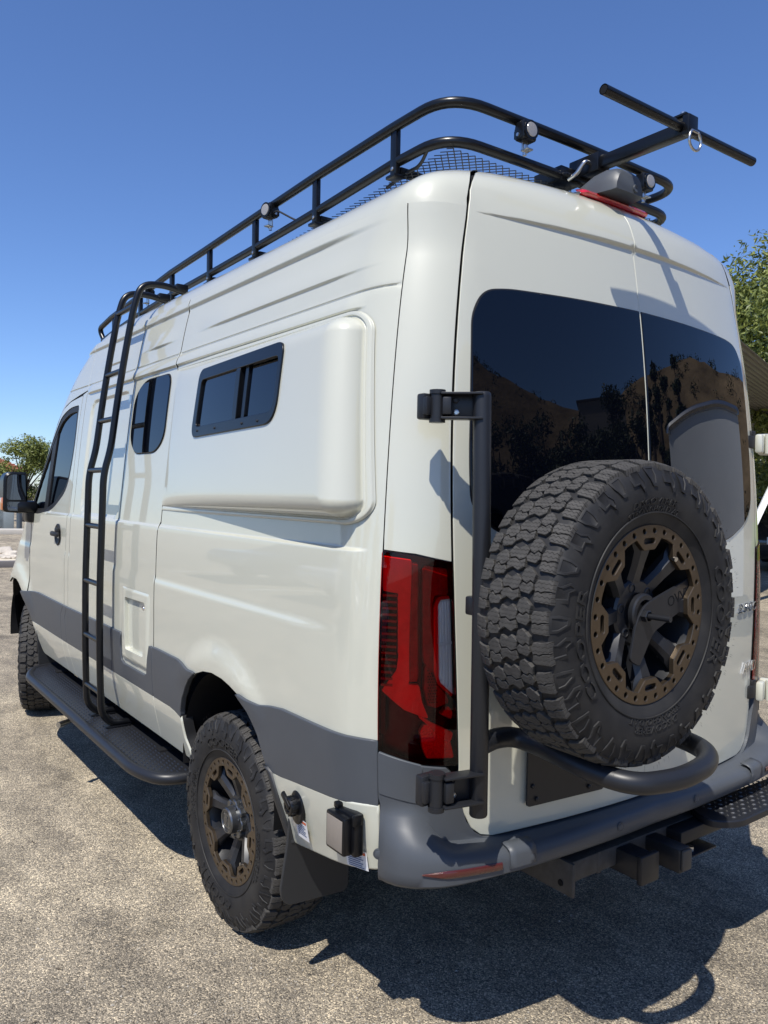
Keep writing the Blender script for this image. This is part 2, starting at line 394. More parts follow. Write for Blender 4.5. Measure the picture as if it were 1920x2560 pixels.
# ================================================================== ground, hills
def ground_mat():
    M = bpy.data.materials.new('worn_asphalt'); M.use_nodes = True; t = M.node_tree; b = t.nodes['Principled BSDF']; b.inputs['Roughness'].default_value = .9; b.inputs['Specular IOR Level'].default_value = .25
    tc = nd(t, 'ShaderNodeTexCoord')
    big = nd(t, 'ShaderNodeTexNoise', Scale=.55, Detail=8.0, Roughness=.62, Distortion=.4); mid = nd(t, 'ShaderNodeTexNoise', Scale=5.0, Detail=7.0, Roughness=.7)
    fine = nd(t, 'ShaderNodeTexNoise', Scale=95.0, Detail=4.0, Roughness=.7)
    vo = nd(t, 'ShaderNodeTexVoronoi', Scale=215.0); vo2 = nd(t, 'ShaderNodeTexVoronoi', Scale=60.0)
    mp = nd(t, 'ShaderNodeMapping'); mp.inputs['Scale'].default_value = (1, .55, 1); mp.inputs['Rotation'].default_value = (0, 0, .6)
    t.links.new(tc.outputs['Object'], mp.inputs[0])
    for n in (fine, vo, vo2): t.links.new(tc.outputs['Object'], n.inputs['Vector'])
    for n in (big, mid): t.links.new(mp.outputs[0], n.inputs['Vector'])
    c1 = nd(t, 'ShaderNodeValToRGB'); e = c1.color_ramp.elements; e[0].position = .30; e[0].color = (.215, .192, .154, 1); e[1].position = .68; e[1].color = (.455, .402, .312, 1)
    x = e.new(.48); x.color = (.348, .306, .240, 1)
    t.links.new(big.outputs[0], c1.inputs[0])
    c2 = nd(t, 'ShaderNodeValToRGB'); e = c2.color_ramp.elements; e[0].position = .28; e[0].color = (.50, .50, .51, 1); e[1].position = .68; e[1].color = (1.26, 1.24, 1.19, 1); t.links.new(mid.outputs[0], c2.inputs[0])
    m1 = nd(t, 'ShaderNodeMix', _data_type='RGBA', _blend_type='MULTIPLY'); m1.inputs[0].default_value = 1; t.links.new(c1.outputs[0], m1.inputs[6]); t.links.new(c2.outputs[0], m1.inputs[7])
    # stones: each cell its own tone
    sp = nd(t, 'ShaderNodeSeparateColor'); t.links.new(vo.outputs['Color'], sp.inputs[0])
    c3 = nd(t, 'ShaderNodeValToRGB'); e = c3.color_ramp.elements; e[0].position = .0; e[0].color = (.22, .22, .23, 1); e[1].position = 1; e[1].color = (2.3, 2.2, 2.0, 1); x = e.new(.25); x.color = (.62, .62, .62, 1); x = e.new(.72); x.color = (1.02, 1.0, .98, 1)
    t.links.new(sp.outputs[0], c3.inputs[0])
    m2 = nd(t, 'ShaderNodeMix', _data_type='RGBA', _blend_type='MULTIPLY'); m2.inputs[0].default_value = .9; t.links.new(m1.outputs[2], m2.inputs[6]); t.links.new(c3.outputs[0], m2.inputs[7])
    # dark old oil and tar patches
    st = nd(t, 'ShaderNodeTexNoise', Scale=1.5, Detail=6.0, Roughness=.7); t.links.new(tc.outputs['Object'], st.inputs['Vector'])
    c4 = nd(t, 'ShaderNodeValToRGB'); e = c4.color_ramp.elements; e[0].position = .30; e[0].color = (.45, .45, .45, 1); e[1].position = .46; e[1].color = (1, 1, 1, 1); t.links.new(st.outputs[0], c4.inputs[0])
    m3 = nd(t, 'ShaderNodeMix', _data_type='RGBA', _blend_type='MULTIPLY'); m3.inputs[0].default_value = .8; t.links.new(m2.outputs[2], m3.inputs[6]); t.links.new(c4.outputs[0], m3.inputs[7])
    t.links.new(m3.outputs[2], b.inputs['Base Color'])
    ad = nd(t, 'ShaderNodeMath', _operation='MULTIPLY_ADD'); t.links.new(vo.outputs['Distance'], ad.inputs[0]); ad.inputs[1].default_value = -.9; t.links.new(fine.outputs[0], ad.inputs[2])
    ad2 = nd(t, 'ShaderNodeMath', _operation='MULTIPLY_ADD'); t.links.new(mid.outputs[0], ad2.inputs[0]); ad2.inputs[1].default_value = 1.4; t.links.new(ad.outputs[0], ad2.inputs[2])
    bp = nd(t, 'ShaderNodeBump', Strength=.9, Distance=.006); t.links.new(ad2.outputs[0], bp.inputs['Height']); t.links.new(bp.outputs[0], b.inputs['Normal'])
    return M
GROUND = ground_mat()
s_ = 900.
mk('ground', [(-s_, -s_, 0), (s_, -s_, 0), (s_, s_, 0), (-s_, s_, 0)], [(0, 1, 2, 3)], GROUND, flat=True)['kind'] = 'structure'
FLAPM = mat('flap_rubber', (.022, .023, .025), .5, bump=(200, .1, .001))
HILL = mat('dry_hillside', (.18, .132, .080), .95, spec=.1, vary=(.12, .45), bump=(.8, .6, .5))
def hill():
    vs = []; fs = []; nx, ny = 90, 40
    for j in range(ny):
        for i in range(nx):
            a = math.radians(8 + 110 * i / (nx - 1)); d = 55 + 120 * j / (ny - 1)      # behind the camera, right
            x = .2 + d * math.sin(a); y = -d * math.cos(a)
            H = (33 + 6 * math.sin(a * 7) + 7 * math.sin(a * 3.1 + 1)); t = j / (ny - 1)
            z = H * float(sst(np.array(t / .45))) + (noise.fractal(Vector((x * .05, y * .05, 0)), 1, 2, 5)) * 2.2 * min(1, t * 6) - .4 * (1 - min(1, t * 8))
            vs.append((x, y, z))
    for j in range(ny - 1):
        for i in range(nx - 1): k = j * nx + i; fs.append((k, k + 1, k + nx + 1, k + nx))
    mk('hillside', vs, fs, HILL, angle=180)['kind'] = 'structure'
hill()
def hill_z(x, y):
    d = math.hypot(x - .2, y); a = math.atan2(x - .2, -y); t = (d - 55) / 120
    if t < 0: return 0.
    return (33 + 6 * math.sin(a * 7) + 7 * math.sin(a * 3.1 + 1)) * float(sst(np.array(t / .45)))
# ================================================================== van body panels
def mir(o, parent=None):
    c = o.copy(); COL.objects.link(c); c.scale = (-1, 1, 1)
    if parent is not None: c.parent = parent
    return c
ARCH = [(1.600, .523), (1.640, .600), (1.648, .66), (1.643, .72), (1.618, .775), (1.575, .828), (1.525, .870), (1.455, .908), (1.38, .931), (1.30, .941), (1.213, .937), (1.15, .925), (1.087, .906), (1.01, .864), (.948, .797), (.896, .706), (.83, .59), (.787, .487)]
FARCH = [(4.098, .523), (4.19, .63), (4.270, .718), (4.36, .825), (4.475, .905), (4.55, .94), (4.633, .96), (4.773, .958), (4.88, .915)]
ZT = 2.452
ULz = [2.400, 2.404, 2.408, 2.413, 2.418, 2.424, 2.271, 2.274, 2.277, 2.281, 2.285, 2.2, 2.2035, 2.207, 2.2105, 2.214, 2.148, 2.151, 2.154, 2.157, 2.161, 2.166, 1.460, 1.457, 1.454, 1.450, 1.446, 1.442, 1.43]
g_ = .0058
YS = .345
ysz = [(float(YS_(z)) + .0035, z) for z in np.linspace(.72, ZT, 30)]
q_out = [(1.95 - g_, ZT), (1.95 - g_, .70)] + [(1.645, .70)] + ARCH[3:16] + ysz
quarter = panel('quarter_panel', [q_out], SIDE, PAINT, van, h=.022, vl=ULz, ul=[.36, .375, .39, .43, .47], sgn=-1)
mid_out = [(1.95 + g_, ZT), (2.52 - g_, ZT), (2.52 - g_, .70), (1.95 + g_, .70)]
hatch_hole = round_poly([(1.990, 1.148), (2.372, 1.148), (2.352, .805), (2.010, .805)], .04)
sw_hole = rrect(2.018, 2.458, 1.79, 2.12, .11)
panel('middle_panel', [mid_out, hatch_hole], SIDE, PAINT, van, h=.035, vl=ULz, sgn=-1)
fp = [(2.52 + g_, ZT), (3.36 - g_, ZT), (3.36 - g_, .70), (2.52 + g_, .70)]
panel('forward_panel', [fp], SIDE, PAINT, van, h=.035, vl=ULz + [1.452, 1.458, 1.464, 1.47, 1.476, 2.112, 2.106, 2.1, 2.094, 2.088], ul=[2.545, 2.551, 2.557, 2.563, 2.57, 3.235, 3.229, 3.223, 3.217, 3.21], sgn=-1)
panel('door_pillar', [[(3.36 + g_ * .6, 2.172), (3.44 - g_ * .6, 2.160), (3.44 - g_ * .6, .70), (3.36 + g_ * .6, .70)]], SIDE, PAINT, van, h=.04, vl=ULz, sgn=-1)
cab = [(3.36 - g_ * .3, ZT), (3.36 - g_ * .3, 2.180), (3.52, 2.166), (3.70, 2.146), (3.80, 2.125), (3.885, 2.098), (3.94, 2.068), (4.06, 2.01), (4.02, 2.09), (3.93, 2.20), (3.80, 2.34), (3.72, 2.40), (3.62, ZT)]
panel('cab_roof_side', [cab], SIDE, PAINT, van, h=.04, vl=ULz, sgn=-1)
# ---- cab door
door = empty('cab_door', parent=van)
d_out = round_poly([(3.44 + g_, .70), (3.44 + g_, 2.155), (3.70, 2.138), (3.875, 2.098), (3.93, 2.062), (4.05, 1.945), (4.235, 1.79), (4.37, 1.645), (4.46, 1.52), (4.47, 1.425), (4.325, 1.375), (4.325, .79), (4.262, .712)], [.01, .02, .03, .03, .03, .05, .08, .08, .03, .02, .03, .05, .01])
w_hole = round_poly([(3.492, 2.105), (3.468, 1.86), (3.535, 1.600), (3.85, 1.468), (4.15, 1.432), (4.43, 1.432), (4.445, 1.50), (4.34, 1.645), (4.20, 1.785), (4.02, 1.945), (3.90, 2.052), (3.70, 2.105)], [.03, .12, .12, .12, .1, .03, .03, .1, .1, .1, .1, .1])
o = panel('door_skin', [d_out, w_hole], SIDE, PAINT, door, h=.035, vl=ULz, sgn=-1)
panel('window_frame', [[(p[0], p[1]) for p in w_hole], round_poly([(3.53, 2.07), (3.505, 1.86), (3.57, 1.625), (3.86, 1.503), (4.06, 1.470), (4.38, 1.462), (4.395, 1.50), (4.30, 1.63), (4.16, 1.765), (3.99, 1.915), (3.88, 2.018), (3.70, 2.068)], [.02, .1, .1, .1, .1, .02, .02, .1, .1, .1, .1, .1])], side(-.004), RUBBER, door, h=.05, sgn=-1, depth=.02)
gl = round_poly([(3.52, 2.08), (3.495, 1.86), (3.56, 1.615), (3.86, 1.493), (4.06, 1.460), (4.39, 1.452), (4.405, 1.50), (4.31, 1.64), (4.17, 1.775), (4.0, 1.925), (3.89, 2.028), (3.70, 2.078)], .02)
panel('window', [gl], side(-.014, False), GLASS, door, h=.06, sgn=-1)
panel('window_divider', [[(3.93, 2.02), (4.02, 1.94), (4.09, 1.46), (4.01, 1.465)]], side(-.006, False), RUBBER, door, h=.05, sgn=-1)
def sidept(y, z, off=0.): return Vector(side(off)(np.array([y]), np.array([z]))[0])
mb = MB(); p = sidept(3.62, 1.325, -.002)
mb.lathe([(.0, .066), (-.006, .066), (-.010, .058), (-.004, .04), (.0, .0)], Matrix.Translation(p) @ Matrix.Diagonal((1, 1.0, 1.0, 1)), 28)
mb.box(p + Vector((-.022, .0, .004)), (.022, .155, .030), .010); mb.box(p + Vector((-.02, -.045, .03)), (.02, .05, .03), .008)
mb.build('door_handle', RUBBER, door)
# mirror
mb = MB(); mb.box((-1.045, 4.30, 1.475), (.14, .10, .085), .025); mb.box((-1.01, 4.33, 1.44), (.07, .14, .14), .02)
mb.build('mirror_arm', BLACKM, door)
mir_ = MB(); M = Matrix.Translation((-1.115, 4.30, 1.5675)) @ Matrix.Rotation(math.radians(90), 4, 'X')
hp = round_poly([(-.075, .14), (.068, .14), (.075, -.12), (.045, -.135), (-.078, -.125)], [.06, .02, .02, .03, .03])
mir_.prism(hp, M @ Matrix.Translation((0, 0, -.09)), .13, .012)
mh = mir_.build('side_mirror', BLACKM, door)
mb = MB(); mb.prism(round_poly([(-.055, .122), (.055, .122), (.062, -.045), (-.058, -.045)], [.045, .015, .015, .02]), M @ Matrix.Translation((0, 0, .036)), .006); mb.build('mirror_glass', MIRROR, door)
mb = MB(); mb.prism(round_poly([(-.058, -.058), (.062, -.058), (.058, -.115), (-.05, -.118)], .015), M @ Matrix.Translation((0, 0, .036)), .007); mb.build('lower_mirror_glass', MIRROR, door)
mb = MB(); mb.box((-1.190, 4.315, 1.495), (.02, .075, .085), .009); mb.build('turn_indicator', AMBER, door)
# ---- front fender, nose
f_out = [(4.345, 1.40), (4.345, .84)] + FARCH[4:] + [(4.97, .93), (4.985, .96), (4.93, 1.0), (4.86, 1.10), (4.80, 1.2), (4.72, 1.29), (4.60, 1.385), (4.52, 1.40)]
panel('front_fender', [f_out], SIDE, PAINT, van, h=.04, sgn=-1)
def front_grid(name, zs, M_, yoff=.03):
    vs = []; fs = []; n = 33
    for z in zs:
        y0 = float(YA(z)) + yoff; x0 = float(SX(y0, z)); yf = float(YF(z))
        for i in range(n):
            u = -1 + 2 * i / (n - 1); ex = 1 - abs(u) ** 3.2
            vs.append((u * x0, y0 + (yf - y0) * ex ** .7 + .16 * ex, z))
    for j in range(len(zs) - 1):
        for i in range(n - 1): k = j * n + i; fs.append((k, k + n, k + n + 1, k + 1))
    return mk(name, vs, fs, M_, van, angle=80)
front_grid('front_bumper', np.linspace(.45, .80, 8), GREY, -.12); front_grid('radiator_grille', np.linspace(.80, 1.06, 6), RUBBER, .0)
front_grid('bonnet', np.linspace(1.06, 1.385, 10), PAINT, .03); front_grid('windscreen', np.linspace(1.385, 2.08, 16), GLASS, .03)
# ---- roof
def smax(a, b, k): h = np.maximum(k - np.abs(a - b), 0) / k; return np.maximum(a, b) + h * h * k / 4
def bodyf(P):
    x, y, z = P[:, 0], P[:, 1], P[:, 2]
    f = smax(fsd(x, z), YR(x, np.minimum(z, 2.64)) - y, KZ(z)); return smax(f, y - YF(np.minimum(z, 2.66)), KF)
def hit(O, D, tmax=1.6):
    lo = np.zeros(len(D)); hi = np.full(len(D), tmax)
    for _ in range(26):
        mid_ = (lo + hi) / 2; f = bodyf(O + D * mid_[:, None]); lo = np.where(f < 0, mid_, lo); hi = np.where(f < 0, hi, mid_)
    return O + D * lo[:, None]
def gridmesh(name, G, M_, parent, flip=False, angle=180):
    nr, nc = G.shape[:2]; fs = []
    for j in range(nr - 1):
        for i in range(nc - 1):
            k = j * nc + i; f = (k, k + 1, k + nc + 1, k + nc); fs.append(f[::-1] if flip else f)
    return mk(name, G.reshape(-1, 3), fs, M_, parent, angle=angle)
ys = np.concatenate([np.linspace(.78, 3.2, 30), np.linspace(3.26, 3.78, 18)]); th = np.linspace(0, math.pi, 61)
G = []
for y in ys:
    zt = 2.447 if y < 3.55 else 2.447 - (y - 3.55) * 1.1
    x0 = float(W(zt)); a0 = math.atan2(zt - 2.0, x0); aa = a0 + (math.pi - 2 * a0) * np.linspace(0, 1, 61)
    D = np.stack([-np.cos(aa), 0 * aa, np.sin(aa)], 1); O = np.tile([0, y, 2.0], (61, 1)); G.append(hit(O, D))
gridmesh('roof_skin', np.array(G), PAINT, van)
# rear roof cap: from the door-top gap and the side top up to the roof
zt = 2.447
bot = []
for y in np.linspace(.78, float(YS_(zt)) + .004, 14): bot.append((-float(SX(y, zt)), y, zt))
dg0 = float(dgap(zt, .004)[0]); ds0 = float(dseam(zt)[0])
for d in np.linspace(ds0, dg0, 14): bot.append(tuple(cornerP(d, zt)))
tg = [(-.686, 2.47), (-.676, 2.50), (-.664, 2.53), (-.648, 2.556), (-.625, 2.580), (-.595, 2.597), (-.56, 2.606), (-.50, 2.611), (-.40, 2.6135), (-.3, 2.615), (-.2, 2.616), (-.1, 2.617), (0, 2.617)]
for x, z in tg: bot.append(tuple(rearF(0, False)(np.array([x]), np.array([z]))[0]))
bot = np.array(bot); bot = np.vstack([bot, (bot[:-1] * [-1, 1, 1])[::-1]])
Lc = np.concatenate([[0], np.cumsum(np.linalg.norm(np.diff(bot, axis=0), axis=1))]); Lc /= Lc[-1]
a0 = math.atan2(.447, float(W(zt))); aa = a0 + (math.pi - 2 * a0) * Lc
top = hit(np.tile([0, .78, 2.0], (len(bot), 1)), np.stack([-np.cos(aa), 0 * aa, np.sin(aa)], 1))
O = np.array([0, .95, 2.15]); rows = []
for t in np.linspace(0, 1, 22):
    D = (1 - t) * (bot - O) + t * (top - O); L = np.linalg.norm(D, axis=1, keepdims=True); D = D / L
    H = hit(np.tile(O, (len(D), 1)), D); H0 = H if t == 0 else H0; rows.append(H + (bot - H0) * (1 - t) ** 3 if t < 1 else top)
gridmesh('roof_end', np.array(rows), PAINT, van, flip=False)
# ---- D pillars
zz = np.linspace(.93, 2.447, 46); zg = np.linspace(.5, 2.46, 140); DSg = dseam(zg); DGg = dgap(zg, .004)
def cornF(off):
    def F(s, z):
        s = np.asarray(s, float); z = np.asarray(z, float); ds = np.interp(z, zg, DSg); dg = np.interp(z, zg, DGg); return cornerP(ds + (dg - ds) * s, z, off)
    return F
panel('panel_gap_shade', [[(-.10, 2.44), (-.10, .95), (.08, .95), (.08, 2.44)]], cornF(-.0065), RUBBER, van, h=.04, sgn=1, depth=.002)  # dark strip behind the corner seam in place of gap shade
dp = panel('corner_pillar', [[(.006, 2.447), (.006, 1.458), (.5, 1.449), (1.0, 1.428), (1.0, 2.447)]], cornF(0), PAINT, van, h=.06, sgn=1, rd=.002)
mir(dp)
for nm in ('quarter_panel', 'middle_panel', 'forward_panel', 'door_pillar', 'cab_roof_side', 'front_fender'):
    mir(bpy.data.objects[nm])
md = empty('cab_door', parent=van); md.scale = (-1, 1, 1)
for c in list(door.children):
    k = c.copy(); COL.objects.link(k); k.parent = md
# ---- dark strips standing in for shade in the panel gaps
for ysm in (1.95, 2.52, 3.36, 3.44):
    panel('panel_gap_shade', [[(ysm - .02, 2.45 if ysm < 3.4 else 2.15), (ysm + .02, 2.45 if ysm < 3.4 else 2.15), (ysm + .02, .72), (ysm - .02, .72)]], side(-.0065), RUBBER, van, h=.03, vl=ULz, sgn=-1, depth=.002)
panel('panel_gap_shade', [[(4.30, 1.38), (4.37, 1.38), (4.37, .93), (4.30, .93)]], side(-.006), RUBBER, van, h=.04, sgn=-1, depth=.002)
panel('panel_gap_shade', [[(3.34, 2.20), (3.34, 2.15), (3.7, 2.12), (3.88, 2.08), (3.95, 2.03), (4.02, 2.01), (4.0, 2.06), (3.89, 2.12), (3.7, 2.17)]], side(-.006), RUBBER, van, h=.04, sgn=-1, depth=.002)
# ---- cladding and rockers
def clad(name, out): 
    o = panel(name, [out], side(.011), GREY, van, h=.04, vl=[], sgn=-1, rd=.004, depth=.02, hb=.02); mir(o); return o
cz0, cz1 = .709, .921
clad('side_cladding', [(1.945, cz1 + .002), (1.89, cz1 + .003), (1.67, .922), (1.60, .914), (1.53, .905), (1.462, .906)] + ARCH[3:7][::-1] + [(1.645, .690), (1.70, .703), (1.76, cz0), (1.945, cz0)])
clad('side_cladding', [(1.955, .70 + .009), (1.955, cz1), (1.982, cz1), (2.006, .86), (2.020, .792), (2.050, .778), (2.335, .778), (2.370, .792), (2.386, .86), (2.378, cz1), (2.51, cz1), (2.525, .85), (2.525, cz0)])
clad('side_cladding', [(2.535, cz0), (2.535, .85), (2.52, cz1), (3.345, cz1 - .004), (3.385, .86), (3.372, cz0)])
clad('side_cladding', [(3.380, cz0), (3.393, .86), (3.355, cz1 - .004), (3.425, cz1 - .004), (3.480, .86), (3.485, cz0)])
clad('side_cladding', [(3.493, cz0), (3.488, .86), (3.435, cz1 - .004), (4.07, cz1), (4.27, .908), (4.46, .890), (4.36, .823), (4.267, .714)])
clad('side_cladding', [(1.085, .906), (1.02, .900), (.94, .899), (.86, .913), (.785, .922), (.60, .924), (YS - .006, .930), (YS - .006, .752), (.45, .743), (.60, .727), (.75, .710), (.80, .703), (.896, .700)] + ARCH[13:16][::-1])
def rocker(name, out):
    def F(y, z):
        y = np.asarray(y, float); z = np.asarray(z, float); x = SX(y, z) + .014 - .006 * sst((.69 - z) / .15); return np.stack([-x, y, z], 1)
    o = panel(name, [out], F, PAINT, van, h=.05, sgn=-1, rd=.008, depth=.05, hb=.025); mir(o); return o
rocker('rocker_panel', [(1.946, .704), (1.76, .704), (1.70, .698), (1.648, .688), (1.640, .60), (1.600, .53), (1.63, .522), (1.946, .524)])
rocker('rocker_panel', [(1.954, .704), (2.525, .704), (2.500, .524), (1.954, .524)])
rocker('rocker_panel', [(2.533, .704), (3.372, .704), (3.30, .524), (2.508, .524)])
rocker('rocker_panel', [(3.380, .704), (3.482, .704), (3.46, .524), (3.308, .524)])
rocker('rocker_panel', [(3.490, .704), (4.258, .706), (4.180, .62), (4.098, .53), (4.06, .522), (3.468, .524)])
rocker('rear_rocker_panel', [(.862, .694), (.78, .703), (.60, .722), (.45, .738), (YS - .006, .748), (YS - .006, .572), (.55, .527), (.784, .487), (.80, .50)])
# ---- liners and dark inside
def linerF(y, z): 
    y = np.asarray(y, float); z = np.asarray(z, float); return np.stack([-(SX(y, z) - .022), y, z], 1)
o = panel('inner_shell', [[(.42, 2.44), (.42, .56), (.80, .56)] + [(p[0] - .012 if p[0] < 1.28 else p[0] + .012, p[1] + .012) for p in ARCH[::-1][1:-1]] + [(1.64, .54), (4.06, .54)] + [(p[0] - .012, p[1] + .012) for p in FARCH[1:]] + [(4.7, 1.2), (4.35, 1.45), (4.0, 1.95), (3.75, 2.25), (3.5, 2.44)]], linerF, DARK, van, h=.2, sgn=-1, depth=.002); mir(o)
mb = MB()
mb.box((0, 2.75, .60), (1.86, 2.15, .10)); mb.box((0, .75, .64), (1.3, 1.0, .10)); mb.box((0, .40, .60), (1.80, .30, .03)); mb.box((0, 4.6, .80), (1.2, 1.0, .12)); mb.box((0, .42, 1.5), (1.62, .02, 1.7))  # thin rear box added to stop a sliver of sunlight under the bumper
mb.box((0, 1.27, .42), (1.5, .10, .10), .03); mb.box((0, 4.62, .42), (1.5, .09, .09), .03); mb.box((0, 1.27, .40), (.28, .28, .26), .08); mb.box((-.45, 2.6, .50), (.07, 4.2, .12)); mb.box((.45, 2.6, .50), (.07, 4.2, .12)); mb.box((.15, 1.9, .46), (.4, .9, .18), .06)
mb.build('underbody', DARK, van, flat=True)
def well(cy, cz, rad, name):
    mb = MB(); vs = []; fs = []; n = 24
    for i in range(n + 1):
        a = math.radians(-8 + 196 * i / n); y = cy + rad * math.cos(a); z = cz + rad * math.sin(a)
        for x in (-.985 + max(0, .0), -.55): vs.append((x, y, z))
    for i in range(n): fs.append((2 * i, 2 * i + 1, 2 * i + 3, 2 * i + 2))
    mb.add(vs, fs); o_ = len(mb.v); vs2 = [(-.55, cy, cz)] + [(-.55, cy + rad * math.cos(math.radians(-8 + 196 * i / n)), cz + rad * math.sin(math.radians(-8 + 196 * i / n))) for i in range(n + 1)]
    mb.add(vs2, [(0, i + 1, i + 2) for i in range(n)])
    o = mb.build(name, DARK, van, angle=60); mir(o)
well(1.275, .545, .392, 'wheel_liner'); well(4.66, .55, .43, 'wheel_liner')
# ================================================================== bump-out with sliding window
bump = empty('bump_out', parent=van)
BY0, BY1, BZ0, BZ1 = .420, 1.940, 1.520, 2.153
def shear(y, z): return y + (z - 1.84) * .145 * np.clip((1.94 - y) / 1.54, 0, 1)
def unshear(y, z):
    u = np.array(y, float)
    for _ in range(6): u = y - (z - 1.84) * .145 * np.clip((1.94 - u) / 1.54, 0, 1)
    return u
def TH(y): return .006 + .092 * np.clip(1 - (y - .4) / 1.54, 0, 1) ** .85
def bh(d, y):
    fl = .12 * TH(y) + .0015; h = fl * (.3 + .7 * sst(d / .003)); h = h - .45 * fl * (sst((d - .013) / .003) - sst((d - .018) / .003))
    t = np.clip((d - .021) / .077, 0, 1); return h + (TH(y) - fl) * np.sqrt(np.maximum(1 - (1 - t) ** 3.0, 0))
def BF(y, z):
    y = np.asarray(y, float); z = np.asarray(z, float); d = -rsd(BY0 + (unshear(y, z) - BY0) / 1.6, z, BY0, 3.0, BZ0, BZ1, .075)
    x = SX(y, z) + bh(d, y); return np.stack([-x, y, z], 1)
YFR = 1.9435
def ring(d):
    """open path: front top, round the rear end, front bottom"""
    base = [(BY0 + (p[0] - BY0) * 1.6, p[1]) for p in rrect(BY0 + d, 3.0 - d, BZ0 + d, BZ1 - d, max(.075 - d, .012), 12)]; n = len(base) // 4
    tl_, bl_ = base[n:2 * n], base[2 * n:3 * n]
    def seg(a, b, k): return [(a[0] + (b[0] - a[0]) * i / k, a[1] + (b[1] - a[1]) * i / k) for i in range(k)]
    P = seg((YFR, BZ1 - d), tl_[0], 26) + tl_[:-1] + seg(tl_[-1], bl_[0], 12) + bl_[:-1] + seg(bl_[-1], (YFR, BZ0 + d), 26) + [(YFR, BZ0 + d)]
    return [(float(shear(np.array(p[0]), p[1])) if p[0] < YFR - 1e-6 else YFR, p[1]) for p in P]
win = rrect(.775, 1.448, 1.812, 2.062, [.05, .05, .05, .05])
win = round_poly([(.834, 2.092), (1.602, 2.090), (1.622, 1.822), (.838, 1.832)], [.045, .045, .05, .085])
def bumppanel():
    RG = [.001, .002, .003, .008, .012, .0135, .015, .0165, .018, .0195, .021, .0213, .022, .0235, .026, .030, .035, .041, .049, .058, .068, .080, .090, .100]
    V = []; NN = []; fs = []; nloops = [np.array(ring(d)) for d in [0] + RG]
    n = len(nloops[0])
    for L in nloops:
        X = BF(L[:, 0], L[:, 1]); e = 6e-4
        a = BF(L[:, 0] + e, L[:, 1]) - BF(L[:, 0] - e, L[:, 1]); b = BF(L[:, 0], L[:, 1] + e) - BF(L[:, 0], L[:, 1] - e); N = -np.cross(a, b); N /= np.linalg.norm(N, axis=1, keepdims=True)
        V += list(X); NN += list(N)
    for r in range(len(nloops) - 1):
        for i in range(n - 1): j = i + 1; fs.append((r * n + i, (r + 1) * n + i, (r + 1) * n + j, r * n + j))
    mk('flare_shell', V, fs, PAINT, bump, normals=NN)
    panel('flare_face', [nloops[-1], win], BF, [PAINT, PAINT], bump, h=.05, sgn=-1, depth=.012, rd=.0003)
bumppanel()
wf = empty('sliding_window', parent=bump)
def wF(off):
    def F(y, z): y = np.asarray(y, float); z = np.asarray(z, float); return np.stack([-(W(z) + TH(y) + off), y, z], 1)
    return F
wi = round_poly([(.856, 2.052), (1.570, 2.050), (1.582, 1.858), (.858, 1.866)], [.025, .025, .03, .05])
panel('window_frame', [[(p[0], p[1]) for p in win], wi], wF(.006), BLACKM, wf, h=.05, sgn=-1, rd=.003)
panel('window_pane', [round_poly([(1.190, 2.060), (1.575, 2.058), (1.588, 1.851), (1.190, 1.854)], .02)], wF(-.004), GLASS, wf, h=.08, sgn=-1)
panel('window_pane', [round_poly([(.849, 2.060), (1.170, 2.060), (1.170, 1.854), (.849, 1.858)], .02)], wF(-.014), GLASS, wf, h=.08, sgn=-1)
panel('sliding_bar', [[(1.177, 2.058), (1.210, 2.058), (1.203, 1.854), (1.170, 1.854)]], wF(.004), BLACKM, wf, h=.05, sgn=-1, depth=.02)
panel('sliding_bar', [[(1.121, 2.056), (1.145, 2.056), (1.143, 1.856), (1.119, 1.856)]], wF(-.006), BLACKM, wf, h=.05, sgn=-1, depth=.01)
for y in (.97, 1.10, 1.36, 1.55):
    mb = MB(); mb.lathe([(-.004, 0), (-.004, .004), (0, .005)], Matrix.Translation((-(float(W(1.85)) + float(TH(y)) + .006), y, 1.844)), 10); mb.build('screw', RUBBER, wf)
# small fixed window
sw = empty('side_window', parent=van)
so_ = round_poly([(2.012, 2.126), (2.352, 2.128), (2.462, 2.06), (2.462, 1.85), (2.375, 1.782), (2.10, 1.782), (2.012, 1.84)], [.06, .07, .07, .08, .08, .08, .08])
panel('window_pane', [so_], side(.006, False), GLASS, sw, h=.06, sgn=-1, rd=.003)
cx, cz = 2.235, 1.955
panel('window_seal', [[(cx + (p[0] - cx) * 1.022, cz + (p[1] - cz) * 1.03) for p in so_]], side(.0015, False), RUBBER, sw, h=.06, sgn=-1, rd=.002)
# service hatch
ht = empty('service_hatch', parent=van)
ho = round_poly([(1.985, 1.155), (2.376, 1.152), (2.357, .800), (2.006, .803)], .045); hi_ = round_poly([(2.045, 1.105), (2.325, 1.102), (2.308, .855), (2.060, .858)], .02)
def HF(off):
    def F(y, z):
        y = np.asarray(y, float); z = np.asarray(z, float); d = np.maximum(np.minimum.reduce([y - 2.0, 2.37 - y, z - .80, 1.152 - z]), 0)
        return np.stack([-(W(z) + .004 + off + .009 * np.sqrt(np.clip(d / .02, 0, 1))), y, z], 1)
    return F
panel('hatch_frame', [ho, hi_], HF(0), [PAINT, PAINT], ht, h=.012, sgn=-1, depth=.03)
panel('hatch_lid', [round_poly([(2.040, 1.108), (2.33, 1.106), (2.312, .850), (2.055, .853)], .02)], side(-.006, False), PAINT, ht, h=.05, sgn=-1)
for y, z in ((2.085, 1.075), (2.078, .872)):
    mb = MB(); mb.lathe([(-.008, 0), (-.008, .007), (-.004, .010), (0, .0105)], Matrix.Translation(sidept(y, z, -.006)), 16); mb.build('hatch_lock', CHROME, ht)
